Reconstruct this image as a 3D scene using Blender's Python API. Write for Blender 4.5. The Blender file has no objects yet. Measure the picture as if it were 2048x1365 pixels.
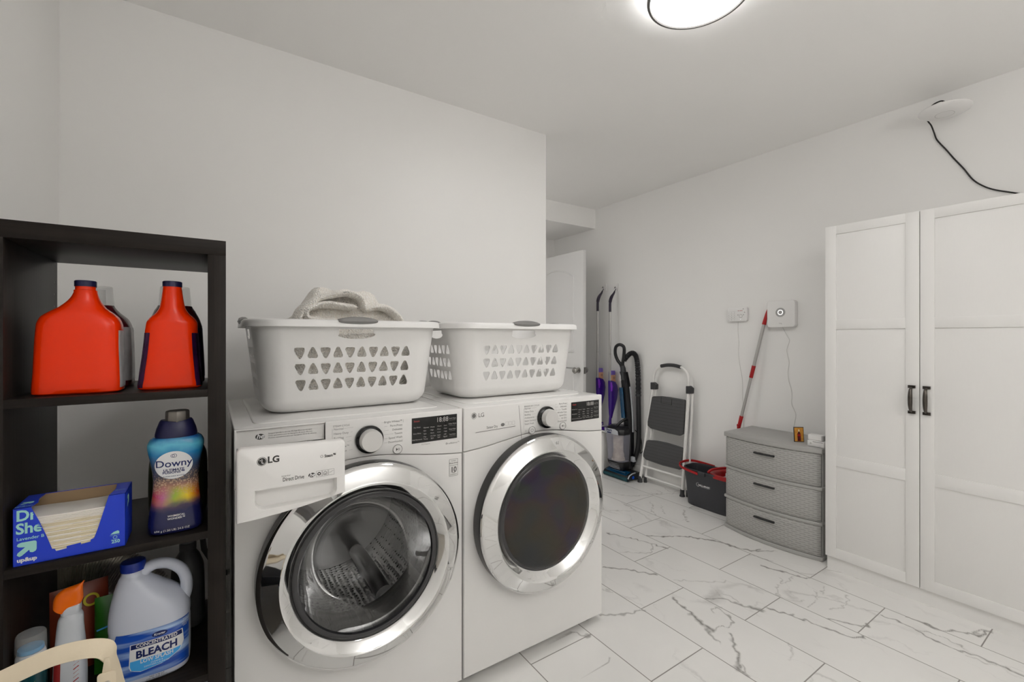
import bpy, bmesh, math, random
from mathutils import Vector, Matrix, noise

random.seed(7)
SC = bpy.context.scene
COL = SC.collection
PI = math.pi

# ------------------------------------------------------------------ camera
F_PX, HORIZON, THETA = 893.4, 674.4, math.radians(56.22)
cam_data = bpy.data.cameras.new('camera')
cam_data.sensor_width = 36.0
cam_data.sensor_fit = 'HORIZONTAL'
cam_data.lens = F_PX * 36.0 / 2048.0
cam_data.shift_y = -(682.5 - HORIZON) / 2048.0
cam_data.clip_start = 0.02
cam = bpy.data.objects.new('camera', cam_data)
COL.objects.link(cam)
cam.location = (0, 0, 1.24)
cam.rotation_euler = (PI / 2, 0, -(PI / 2 - THETA))
SC.camera = cam

# ------------------------------------------------------------------ world, exposure
w = bpy.data.worlds.new('world')
SC.world = w
w.use_nodes = True
w.node_tree.nodes['Background'].inputs['Color'].default_value = (1.0, 0.98, 0.95, 1)
w.node_tree.nodes['Background'].inputs['Strength'].default_value = 0.55
SC.view_settings.view_transform = 'Standard'
SC.view_settings.look = 'None'
SC.view_settings.gamma = 1.0
SC.view_settings.exposure = -0.15
SC.view_settings.use_curve_mapping = False
SC.cycles.max_bounces = 14
SC.cycles.diffuse_bounces = 8
SC.cycles.glossy_bounces = 6
SC.cycles.transmission_bounces = 10
SC.cycles.transparent_max_bounces = 12
SC.cycles.caustics_reflective = False
SC.cycles.caustics_refractive = False
SC.cycles.sample_clamp_indirect = 6.0
LAMP = 36.0
UPFILL = 115.0
HALL_FILL = 34.0

# ------------------------------------------------------------------ materials
def lin(c):
    c = c / 255.0
    return c / 12.92 if c <= 0.04045 else ((c + 0.055) / 1.055) ** 2.4
def rgb(r, g, b): return (lin(r), lin(g), lin(b), 1)

class NT:
    def __init__(s, name):
        s.m = bpy.data.materials.new(name); s.m.use_nodes = True
        s.t = s.m.node_tree; s.n = s.t.nodes; s.l = s.t.links
        s.b = s.n['Principled BSDF']
    def add(s, typ, **kw):
        n = s.n.new(typ)
        for k, v in kw.items():
            if k.startswith('i_'):
                key = k[2:]
                key = int(key) if key.isdigit() else key.replace('_', ' ')
                n.inputs[key].default_value = v
            else: setattr(n, k, v)
        return n
    def link(s, a, b): s.l.new(a, b)
    def math(s, op, a, b=None, c=None, clamp=False):
        n = s.n.new('ShaderNodeMath'); n.operation = op; n.use_clamp = clamp
        for i, v in enumerate((a, b, c)):
            if v is None: continue
            if isinstance(v, (int, float)): n.inputs[i].default_value = v
            else: s.l.new(v, n.inputs[i])
        return n.outputs[0]
    def mix(s, f, a, b):
        n = s.n.new('ShaderNodeMix'); n.data_type = 'RGBA'
        for sock, v in ((n.inputs[0], f), (n.inputs[6], a), (n.inputs[7], b)):
            if isinstance(v, (int, float, tuple)): sock.default_value = v
            else: s.l.new(v, sock)
        return n.outputs[2]
    def coord(s, scale=(1, 1, 1)):
        tc = s.n.new('ShaderNodeTexCoord'); mp = s.n.new('ShaderNodeMapping')
        mp.inputs['Scale'].default_value = scale
        s.l.new(tc.outputs['Object'], mp.inputs['Vector'])
        return mp.outputs[0]

def mat(name, col, rough=0.5, metal=0.0, var=0.04, nscale=8.0, bump=0.0, bscale=200.0, stretch=(1, 1, 1),
        trans=0.0, alpha=1.0, coat=0.0, spec=0.5, ior=1.45):
    s = NT(name); b = s.b
    co = s.coord(stretch)
    ns = s.add('ShaderNodeTexNoise', i_Scale=nscale, i_Detail=3.0)
    s.link(co, ns.inputs['Vector'])
    dark = tuple(c * (1 - var) for c in col[:3]) + (1,)
    lite = tuple(min(1, c * (1 + var)) for c in col[:3]) + (1,)
    s.link(s.mix(ns.outputs['Fac'], dark, lite), b.inputs['Base Color'])
    b.inputs['Roughness'].default_value = rough
    b.inputs['Metallic'].default_value = metal
    b.inputs['Transmission Weight'].default_value = trans
    b.inputs['Alpha'].default_value = alpha
    b.inputs['Coat Weight'].default_value = coat
    b.inputs['Specular IOR Level'].default_value = spec
    b.inputs['IOR'].default_value = ior
    if bump:
        n2 = s.add('ShaderNodeTexNoise', i_Scale=bscale, i_Detail=2.0)
        s.link(co, n2.inputs['Vector'])
        bp = s.add('ShaderNodeBump', i_Strength=bump, i_Distance=0.002)
        s.link(n2.outputs['Fac'], bp.inputs['Height']); s.link(bp.outputs[0], b.inputs['Normal'])
    return s.m

M = {}
M['wall'] = mat('wall_paint', (0.84, 0.832, 0.818, 1), 0.42, var=0.015, nscale=2.0, bump=0.05, bscale=260, spec=0.4)
M['ceiling'] = mat('ceiling_paint', (0.90, 0.892, 0.878, 1), 0.75, var=0.015, nscale=2.0, bump=0.05, bscale=200)
M['trim'] = mat('trim_paint', (0.82, 0.81, 0.79, 1), 0.35, var=0.01)
M['door'] = mat('door_paint', (0.74, 0.735, 0.73, 1), 0.4, var=0.01)
M['enamel'] = mat('white_enamel', (0.76, 0.75, 0.735, 1), 0.16, var=0.01, coat=0.25)
M['panelplastic'] = mat('white_panel_plastic', (0.76, 0.75, 0.735, 1), 0.25, var=0.01)
M['chrome'] = mat('chrome', (0.78, 0.78, 0.775, 1), 0.045, 1.0, var=0.01)
M['brushed'] = mat('brushed_metal', (0.62, 0.61, 0.59, 1), 0.3, 1.0, var=0.08, nscale=60, stretch=(1, 1, 12))
M['steel'] = mat('drum_steel', (0.7, 0.7, 0.7, 1), 0.3, 1.0, var=0.05)
M['darkplastic'] = mat('dark_grey_plastic', (0.018, 0.018, 0.019, 1), 0.3, var=0.1)
M['black'] = mat('black_gloss', (0.006, 0.006, 0.006, 1), 0.12, var=0.1)
M['print'] = mat('dark_print', (0.035, 0.033, 0.03, 1), 0.6, var=0.1)
M['printgrey'] = mat('grey_print', (0.16, 0.155, 0.15, 1), 0.6, var=0.1)
M['printlight'] = mat('light_print', (0.42, 0.41, 0.4, 1), 0.5, var=0.1)
M['printred'] = mat('red_print', (0.4, 0.03, 0.03, 1), 0.5, var=0.1)
M['rubber'] = mat('rubber_grey', (0.05, 0.05, 0.05, 1), 0.5, var=0.1)
M['basket'] = mat('white_basket_plastic', (0.77, 0.762, 0.75, 1), 0.32, var=0.02, bump=0.1, bscale=60)
M['grip'] = mat('grey_grip_rubber', (0.21, 0.205, 0.20, 1), 0.5, var=0.05)
M['wardrobe'] = mat('wardrobe_white', (0.785, 0.775, 0.76, 1), 0.45, var=0.012, nscale=25, bump=0.06, bscale=90, stretch=(8, 8, 1))
M['bronze'] = mat('aged_bronze', (0.10, 0.088, 0.078, 1), 0.3, 1.0, var=0.25, nscale=60)
M['orange'] = mat('orange_red_plastic', (0.84, 0.033, 0.0005, 1), 0.20, var=0.05, nscale=14, spec=0.35)
M['navy'] = mat('navy_plastic', (0.012, 0.012, 0.055, 1), 0.35, var=0.1)
M['jugred'] = mat('dark_red_plastic', (0.10, 0.008, 0.014, 1), 0.25, var=0.15)
M['clear'] = mat('clear_plastic', (0.86, 0.87, 0.86, 1), 0.08, var=0.01, alpha=0.2)
M['lilac'] = mat('clear_side_label', (0.55, 0.54, 0.55, 1), 0.25, var=0.25, nscale=30)
M['purplelabel'] = mat('purple_black_label', (0.03, 0.006, 0.04, 1), 0.25, var=0.9, nscale=30)
M['blue'] = mat('cobalt_carton', (0.010, 0.045, 0.58, 1), 0.4, var=0.05)
M['mint'] = mat('mint_print', (0.36, 0.70, 0.64, 1), 0.5, var=0.03)
M['whiteprint'] = mat('white_print', (0.80, 0.80, 0.80, 1), 0.5, var=0.03)
M['navyprint'] = mat('navy_print', (0.008, 0.018, 0.11, 1), 0.4, var=0.05)
M['kraft'] = mat('kraft_board', (0.30, 0.205, 0.115, 1), 0.8, var=0.08)
M['sheet1'] = mat('dryer_sheet_cream', (0.76, 0.68, 0.50, 1), 0.8, var=0.08, nscale=12, stretch=(1, 1, 40))
M['sheet2'] = mat('dryer_sheet_pale', (0.84, 0.80, 0.74, 1), 0.8, var=0.05, nscale=12, stretch=(1, 1, 40))
M['bleachjug'] = mat('milky_jug_plastic', (0.60, 0.63, 0.72, 1), 0.3, var=0.03)
M['bluecap'] = mat('blue_cap', (0.004, 0.022, 0.24, 1), 0.35, var=0.06)
M['skyblue'] = mat('sky_blue_print', (0.06, 0.38, 0.80, 1), 0.4, var=0.06)
M['sprayorange'] = mat('spray_orange', (0.90, 0.16, 0.006, 1), 0.3, var=0.08)
M['spraywhite'] = mat('spray_white', (0.62, 0.65, 0.69, 1), 0.3, var=0.04)
M['teallabel'] = mat('teal_can', (0.004, 0.05, 0.06, 1), 0.25, var=0.4, nscale=30)
M['redband'] = mat('red_band', (0.35, 0.02, 0.02, 1), 0.35, var=0.1)
M['cyan'] = mat('cyan_cap', (0.02, 0.26, 0.52, 1), 0.35, var=0.06)
M['yellow'] = mat('yellow_print', (0.75, 0.62, 0.04, 1), 0.45, var=0.06)
M['packred'] = mat('red_pouch', (0.28, 0.05, 0.02, 1), 0.35, var=0.35, nscale=20)
M['packgreen'] = mat('green_pouch', (0.03, 0.17, 0.015, 1), 0.35, var=0.2, nscale=20)
M['strap'] = mat('cream_leather', (0.72, 0.62, 0.46, 1), 0.55, var=0.04, nscale=30, bump=0.1, bscale=300)
M['canvas'] = mat('beige_canvas', (0.46, 0.43, 0.385, 1), 0.85, var=0.05, nscale=40, bump=0.3, bscale=600)
M['canvasdark'] = mat('dark_hem', (0.03, 0.03, 0.032, 1), 0.8, var=0.1)
M['foil'] = mat('duct_foil', (0.50, 0.48, 0.44, 1), 0.28, 1.0, var=0.15, nscale=40)
M['greyplastic'] = mat('mid_grey_plastic', (0.10, 0.10, 0.10, 1), 0.4, var=0.1)
M['olive'] = mat('olive_plastic', (0.028, 0.034, 0.012, 1), 0.3, var=0.1)
M['bucket'] = mat('charcoal_plastic', (0.036, 0.037, 0.043, 1), 0.42, var=0.06)
M['bucketin'] = mat('bucket_inside', (0.02, 0.02, 0.021, 1), 0.5, var=0.06)
M['red'] = mat('red_plastic', (0.37, 0.006, 0.009, 1), 0.3, var=0.06)
M['stoolwhite'] = mat('white_powder_coat', (0.80, 0.79, 0.77, 1), 0.35, var=0.02)
M['stoolgrey'] = mat('charcoal_tread', (0.042, 0.042, 0.044, 1), 0.6, var=0.08, bump=0.2, bscale=200)
M['vacblack'] = mat('vacuum_black', (0.012, 0.012, 0.014, 1), 0.28, var=0.15)
M['vacblue'] = mat('vacuum_blue', (0.004, 0.055, 0.13, 1), 0.2, var=0.1, coat=0.3)
M['vacclear'] = mat('smoky_clear', (0.55, 0.55, 0.66, 1), 0.08, var=0.02, alpha=0.32)
M['vacsilver'] = mat('silver_plastic', (0.52, 0.54, 0.58, 1), 0.3, 0.3, var=0.05)
M['purple'] = mat('purple_plastic', (0.035, 0.004, 0.19, 1), 0.25, var=0.1, coat=0.2)
M['violet'] = mat('violet_bottle', (0.16, 0.10, 0.44, 1), 0.3, var=0.06)
M['peach'] = mat('peach_label', (0.62, 0.33, 0.19, 1), 0.5, var=0.1)
M['mophandle'] = mat('aubergine_plastic', (0.020, 0.013, 0.03, 1), 0.35, var=0.06)
M['alu'] = mat('silver_pole', (0.50, 0.49, 0.48, 1), 0.3, 0.85, var=0.04)
M['greydrawer'] = mat('grey_resin', (0.375, 0.37, 0.357, 1), 0.5, var=0.03)
M['darkcord'] = mat('black_cord', (0.01, 0.009, 0.008, 1), 0.5, var=0.05)
M['whitecord'] = mat('white_cord', (0.66, 0.65, 0.63, 1), 0.5, var=0.02)
M['device'] = mat('white_device', (0.80, 0.79, 0.78, 1), 0.35, var=0.01)
M['devgrey'] = mat('device_grey', (0.38, 0.375, 0.37, 1), 0.5, var=0.04)
M['nickel'] = mat('satin_nickel', (0.35, 0.34, 0.32, 1), 0.3, 1.0, var=0.05)
M['capmetal'] = mat('pearl_metal', (0.66, 0.65, 0.635, 1), 0.3, 0.35, var=0.03)

def emis(name, col, st):
    s = NT(name)
    s.b.inputs['Base Color'].default_value = col
    s.b.inputs['Emission Color'].default_value = col
    ns = s.add('ShaderNodeTexNoise', i_Scale=3.0)
    s.link(s.coord(), ns.inputs['Vector'])
    s.link(s.math('MULTIPLY_ADD', ns.outputs['Fac'], 0.02 * st, st), s.b.inputs['Emission Strength'])
    return s.m
M['lamp'] = emis('lamp_diffuser', (1.0, 0.992, 0.982, 1), LAMP)
M['hallfill'] = emis('hall_fill_diffuser', (1.0, 0.992, 0.982, 1), HALL_FILL)
M['led'] = emis('led_ring', (1, 1, 1, 1), 0.9)

def glass(name, tint, refl_rough=0.02, density=1.0, dark=False):
    s = NT(name)
    t = s.t; out = s.n['Material Output']
    s.n.remove(s.b)
    tr = s.add('ShaderNodeBsdfTransparent'); gl = s.add('ShaderNodeBsdfGlossy', i_Roughness=refl_rough)
    ns = s.add('ShaderNodeTexNoise', i_Scale=3.0)
    s.link(s.coord(), ns.inputs['Vector'])
    d = tuple(c * 0.92 for c in tint[:3]) + (1,)
    s.link(s.mix(ns.outputs['Fac'], d, tint), tr.inputs['Color'])
    fr = s.add('ShaderNodeFresnel', i_IOR=1.45)
    mx = s.add('ShaderNodeMixShader')
    s.link(s.math('MULTIPLY', fr.outputs[0], 0.55), mx.inputs[0]); s.link(tr.outputs[0], mx.inputs[1]); s.link(gl.outputs[0], mx.inputs[2])
    s.link(mx.outputs[0], out.inputs['Surface'])
    return s.m
M['washglass'] = glass('washer_bowl_glass', (0.62, 0.62, 0.62, 1))
M['glassrim'] = mat('smoked_glass_rim', (0.022, 0.022, 0.024, 1), 0.10, var=0.1, coat=0.5)
def dryer_glass():
    s = NT('dryer_tinted_glass')
    co = s.coord()
    ns = s.add('ShaderNodeTexNoise', i_Scale=5.5, i_Detail=1.5, i_Distortion=0.6)
    s.link(co, ns.inputs['Vector'])
    cr = s.add('ShaderNodeValToRGB')
    e = cr.color_ramp.elements
    e[0].position = 0.30; e[0].color = (0.020, 0.022, 0.024, 1)
    e[1].position = 0.75; e[1].color = (0.018, 0.020, 0.022, 1)
    for p, c in ((0.45, (0.034, 0.028, 0.016, 1)), (0.53, (0.042, 0.022, 0.018, 1)), (0.60, (0.020, 0.012, 0.040, 1)), (0.66, (0.020, 0.026, 0.018, 1))):
        x = e.new(p); x.color = c
    s.link(ns.outputs['Fac'], cr.inputs[0]); s.link(cr.outputs[0], s.b.inputs['Base Color'])
    s.b.inputs['Roughness'].default_value = 0.05
    s.b.inputs['Specular IOR Level'].default_value = 0.4
    s.b.inputs['Alpha'].default_value = 0.88
    return s.m
M['dryerglass'] = dryer_glass()

def shelf_mat(nm, sc):
    s = NT(nm)
    co = s.coord((1, 1, 1))
    geo = s.add('ShaderNodeNewGeometry')
    ns = s.add('ShaderNodeTexNoise', i_Scale=6.0, i_Detail=6.0, i_Roughness=0.7)
    mp = s.add('ShaderNodeMapping'); mp.inputs['Scale'].default_value = sc
    s.link(co, mp.inputs['Vector']); s.link(mp.outputs[0], ns.inputs['Vector'])
    s.link(s.mix(ns.outputs['Fac'], (0.003, 0.0025, 0.0022, 1), (0.030, 0.0240, 0.0200, 1)), s.b.inputs['Base Color'])
    s.b.inputs['Roughness'].default_value = 0.42
    s.b.inputs['Specular IOR Level'].default_value = 0.13
    bp = s.add('ShaderNodeBump', i_Strength=0.15, i_Distance=0.001)
    s.link(ns.outputs['Fac'], bp.inputs['Height']); s.link(bp.outputs[0], s.b.inputs['Normal'])
    return s.m
M['shelf'] = shelf_mat('black_brown_woodgrain', (0.6, 16, 22))
M['shelfside'] = shelf_mat('black_brown_upright_grain', (22, 16, 0.6))

def sherpa():
    s = NT('sherpa_fleece')
    co = s.coord()
    v = s.add('ShaderNodeTexVoronoi', i_Scale=165.0); s.link(co, v.inputs['Vector'])
    v.feature = 'SMOOTH_F1'; v.inputs['Smoothness'].default_value = 0.35
    r = s.math('MULTIPLY', v.outputs['Distance'], 1.5, clamp=True)
    r2 = s.math('SUBTRACT', 1.0, r)
    s.link(s.mix(r2, (0.80, 0.76, 0.70, 1), (0.97, 0.96, 0.93, 1)), s.b.inputs['Base Color'])
    s.b.inputs['Roughness'].default_value = 0.95
    s.b.inputs['Sheen Weight'].default_value = 0.3
    bp = s.add('ShaderNodeBump', i_Strength=0.9, i_Distance=0.004)
    s.link(r2, bp.inputs['Height']); s.link(bp.outputs[0], s.b.inputs['Normal'])
    return s.m
M['sherpa'] = sherpa()

def drum_mat():
    s = NT('perforated_drum_steel')
    co = s.coord()
    v = s.add('ShaderNodeTexVoronoi', i_Scale=55.0, i_Randomness=0.25)
    s.link(co, v.inputs['Vector'])
    hole = s.math('LESS_THAN', v.outputs['Distance'], 0.22)
    s.link(s.mix(hole, (0.75, 0.75, 0.75, 1), (0.01, 0.01, 0.01, 1)), s.b.inputs['Base Color'])
    s.b.inputs['Metallic'].default_value = 0.9; s.b.inputs['Roughness'].default_value = 0.25
    bp = s.add('ShaderNodeBump', i_Strength=0.8, i_Distance=0.004)
    s.link(v.outputs['Distance'], bp.inputs['Height']); s.link(bp.outputs[0], s.b.inputs['Normal'])
    return s.m
M['drum'] = drum_mat()

def weave_mat():
    s = NT('grey_wicker_weave')
    tc = s.add('ShaderNodeTexCoord')
    sp = s.add('ShaderNodeSeparateXYZ'); s.link(tc.outputs['Object'], sp.inputs[0])
    row = s.math('DIVIDE', sp.outputs['Z'], 0.0118)
    fr_ = s.math('FRACT', row); half = s.math('MULTIPLY', s.math('MODULO', s.math('FLOOR', s.math('ADD', row, 100.0)), 2.0), 0.5)
    col = s.math('FRACT', s.math('ADD', s.math('ADD', s.math('DIVIDE', sp.outputs['Y'], 0.040), 50.0), half))
    bulge = s.math('SINE', s.math('MULTIPLY', col, PI))
    line = s.math('MULTIPLY', s.math('LESS_THAN', fr_, 0.17), s.math('GREATER_THAN', col, 0.30))
    s.link(s.mix(line, (0.385, 0.38, 0.365, 1), (0.20, 0.197, 0.19, 1)), s.b.inputs['Base Color'])
    s.b.inputs['Roughness'].default_value = 0.5
    hgt = s.math('SUBTRACT', s.math('MULTIPLY', bulge, 0.5), line)
    bp = s.add('ShaderNodeBump', i_Strength=0.7, i_Distance=0.003)
    s.link(hgt, bp.inputs['Height']); s.link(bp.outputs[0], s.b.inputs['Normal'])
    return s.m
M['weave'] = weave_mat()

def floor_mat():
    s = NT('marble_floor_tile')
    tc = s.add('ShaderNodeTexCoord')
    sp = s.add('ShaderNodeSeparateXYZ'); s.link(tc.outputs['Object'], sp.inputs[0])
    u = s.math('ADD', sp.outputs['Y'], -0.7495 + 6.15)
    v = s.math('ADD', sp.outputs['X'], -1.310 + 3.11)
    cb = s.add('ShaderNodeCombineXYZ'); s.link(u, cb.inputs[0]); s.link(v, cb.inputs[1])
    br = s.add('ShaderNodeTexBrick', offset=0.5, i_Scale=1.0)
    br.inputs['Brick Width'].default_value = 0.615; br.inputs['Row Height'].default_value = 0.311
    br.inputs['Mortar Size'].default_value = 0.0021; br.inputs['Mortar Smooth'].default_value = 0.0
    br.inputs['Color1'].default_value = (0, 0, 0, 1); br.inputs['Color2'].default_value = (1, 1, 1, 1)
    br.inputs['Mortar'].default_value = (0.5, 0.5, 0.5, 1)
    s.link(cb.outputs[0], br.inputs['Vector'])
    tid = s.math('MULTIPLY', br.outputs['Color'], 37.0)
    # warp, then thin ridges of noise = veins, different in every tile
    wn = s.add('ShaderNodeTexNoise', noise_dimensions='4D', i_Scale=5.0, i_Detail=5.0, i_Roughness=0.6)
    s.link(tc.outputs['Object'], wn.inputs['Vector']); s.link(tid, wn.inputs['W'])
    vm = s.add('ShaderNodeVectorMath', operation='MULTIPLY_ADD')
    s.link(wn.outputs['Color'], vm.inputs[0]); vm.inputs[1].default_value = (0.22, 0.22, 0.0)
    s.link(tc.outputs['Object'], vm.inputs[2])
    def ridge(scale, width, off):
        n = s.add('ShaderNodeTexNoise', noise_dimensions='4D', i_Scale=scale, i_Detail=2.0, i_Roughness=0.5)
        mp = s.add('ShaderNodeMapping'); mp.inputs['Rotation'].default_value = (0, 0, 0.5); mp.inputs['Scale'].default_value = (1.3, 0.6, 1)
        s.link(vm.outputs[0], mp.inputs['Vector']); s.link(mp.outputs[0], n.inputs['Vector'])
        s.link(s.math('ADD', tid, off), n.inputs['W'])
        d = s.math('ABSOLUTE', s.math('SUBTRACT', n.outputs['Fac'], 0.5))
        return s.math('SUBTRACT', 1.0, s.math('DIVIDE', d, width, clamp=True), clamp=True)
    r1 = ridge(1.5, 0.012, 0.0); r2 = ridge(3.2, 0.008, 9.0)
    gate = s.add('ShaderNodeTexNoise', i_Scale=2.3, i_Detail=2.0); s.link(tc.outputs['Object'], gate.inputs['Vector'])
    g1 = s.math('MULTIPLY', s.math('SUBTRACT', gate.outputs['Fac'], 0.46), 5.0, clamp=True)
    va = s.add('ShaderNodeAttribute', attribute_name='vein')
    veins = s.math('MULTIPLY', s.math('ADD', s.math('MULTIPLY', r1, 0.55), s.math('MULTIPLY', r2, 0.3)), s.math('MULTIPLY', g1, 0.65), clamp=True)
    det = s.add('ShaderNodeTexNoise', i_Scale=60.0, i_Detail=4.0, i_Roughness=0.7); s.link(tc.outputs['Object'], det.inputs['Vector'])
    va2 = s.math('MULTIPLY', s.math('MULTIPLY', va.outputs['Fac'], 1.25, clamp=True), s.math('MULTIPLY_ADD', det.outputs['Fac'], 1.9, -0.02, clamp=True))
    veins = s.math('MAXIMUM', veins, va2, clamp=True)
    cloud = s.add('ShaderNodeTexNoise', noise_dimensions='4D', i_Scale=3.0, i_Detail=5.0, i_Roughness=0.55)
    s.link(vm.outputs[0], cloud.inputs['Vector']); s.link(tid, cloud.inputs['W'])
    base = s.mix(cloud.outputs['Fac'], (0.72, 0.71, 0.69, 1), (0.84, 0.83, 0.81, 1))
    c1 = s.mix(veins, base, (0.16, 0.148, 0.136, 1))
    c2 = s.mix(br.outputs['Fac'], c1, (0.27, 0.255, 0.24, 1))
    s.link(c2, s.b.inputs['Base Color'])
    s.link(s.math('MULTIPLY_ADD', br.outputs['Fac'], 0.5, 0.24), s.b.inputs['Roughness'])
    bp = s.add('ShaderNodeBump', i_Strength=0.4, i_Distance=0.001, invert=True)
    s.link(br.outputs['Fac'], bp.inputs['Height']); s.link(bp.outputs[0], s.b.inputs['Normal'])
    return s.m
M['floor'] = floor_mat()

def wrap_art():
    """watercolour wrap of the scent booster bottle, by height above the base"""
    s = NT('watercolour_wrap')
    tc = s.add('ShaderNodeTexCoord')
    sp = s.add('ShaderNodeSeparateXYZ'); s.link(tc.outputs['Object'], sp.inputs[0])
    n = s.add('ShaderNodeTexNoise', i_Scale=26.0, i_Detail=4.0); s.link(tc.outputs['Object'], n.inputs['Vector'])
    z = s.math('ADD', sp.outputs['Z'], s.math('MULTIPLY', s.math('SUBTRACT', n.outputs['Fac'], 0.5), 0.035))
    zz = s.math('DIVIDE', z, 0.235)
    cr = s.add('ShaderNodeValToRGB'); e = cr.color_ramp.elements
    e[0].position = 0.0; e[0].color = (0.006, 0.008, 0.06, 1)
    e[1].position = 1.0; e[1].color = (0.01, 0.06, 0.30, 1)
    for p, c in ((0.22, (0.010, 0.012, 0.075, 1)), (0.30, (0.10, 0.06, 0.09, 1)), (0.36, (0.5, 0.3, 0.05, 1)), (0.46, (0.42, 0.20, 0.12, 1)),
                 (0.56, (0.10, 0.085, 0.09, 1)), (0.68, (0.05, 0.08, 0.16, 1)), (0.80, (0.02, 0.20, 0.45, 1)), (0.90, (0.10, 0.45, 0.62, 1))):
        x = e.new(p); x.color = c
    s.link(zz, cr.inputs[0])
    # red to yellow to green across the lower splash
    xr = s.add('ShaderNodeValToRGB'); f = xr.color_ramp.elements
    f[0].position = 0.1; f[0].color = (0.55, 0.02, 0.06, 1); f[1].position = 0.9; f[1].color = (0.65, 0.10, 0.02, 1)
    for p, c in ((0.3, (0.5, 0.12, 0.3, 1)), (0.5, (0.3, 0.45, 0.05, 1)), (0.72, (0.85, 0.65, 0.02, 1))):
        x = f.new(p); x.color = c
    xx = s.math('MULTIPLY_ADD', s.math('ADD', sp.outputs['X'], s.math('MULTIPLY', n.outputs['Fac'], 0.02)), 9.0, 0.42)
    s.link(xx, xr.inputs[0])
    band = s.math('SUBTRACT', 1.0, s.math('MULTIPLY', s.math('ABSOLUTE', s.math('SUBTRACT', zz, 0.38)), 9.0), clamp=True)
    c = s.mix(band, cr.outputs[0], xr.outputs[0])
    # beads seen through the clear window
    v = s.add('ShaderNodeTexVoronoi', i_Scale=230.0); s.link(tc.outputs['Object'], v.inputs['Vector'])
    bd = s.math('SUBTRACT', 1.0, s.math('MULTIPLY', s.math('ABSOLUTE', s.math('SUBTRACT', zz, 0.50)), 7.0), clamp=True)
    bm = s.math('MULTIPLY', bd, s.math('GREATER_THAN', s.math('SUBTRACT', 0.55, v.outputs['Distance']), 0.1))
    c = s.mix(s.math('MULTIPLY', bm, 0.75), c, (0.62, 0.42, 0.28, 1))
    s.link(c, s.b.inputs['Base Color'])
    s.b.inputs['Roughness'].default_value = 0.2
    return s.m
M['wrap'] = wrap_art()

def swoosh():
    s = NT('blue_swoosh_label')
    co = s.coord((1, 1, 1))
    mp = s.add('ShaderNodeMapping'); mp.inputs['Rotation'].default_value = (0, 0.6, 0); mp.inputs['Scale'].default_value = (6, 1, 60)
    s.link(co, mp.inputs['Vector'])
    n = s.add('ShaderNodeTexNoise', i_Scale=1.0, i_Detail=2.0); s.link(mp.outputs[0], n.inputs['Vector'])
    f = s.math('MULTIPLY', s.math('SUBTRACT', n.outputs['Fac'], 0.45), 4.5, clamp=True)
    s.link(s.mix(f, (0.008, 0.07, 0.42, 1), (0.45, 0.62, 0.85, 1)), s.b.inputs['Base Color'])
    s.b.inputs['Roughness'].default_value = 0.3
    return s.m
M['swoosh'] = swoosh()

def dust_mat():
    s = NT('dusty_filter')
    n = s.add('ShaderNodeTexNoise', i_Scale=22.0, i_Detail=4.0); s.link(s.coord(), n.inputs['Vector'])
    s.link(s.mix(n.outputs['Fac'], (0.22, 0.17, 0.13, 1), (0.72, 0.62, 0.50, 1)), s.b.inputs['Base Color'])
    s.b.inputs['Roughness'].default_value = 0.8
    return s.m
M['dust'] = dust_mat()
def picture_mat():
    s = NT('picture_ground')
    n = s.add('ShaderNodeTexNoise', i_Scale=90.0, i_Detail=2.0); s.link(s.coord(), n.inputs['Vector'])
    s.link(s.mix(n.outputs['Fac'], (0.35, 0.11, 0.01, 1), (0.75, 0.38, 0.05, 1)), s.b.inputs['Base Color'])
    s.b.inputs['Roughness'].default_value = 0.35
    return s.m
M['pic'] = picture_mat()

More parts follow.
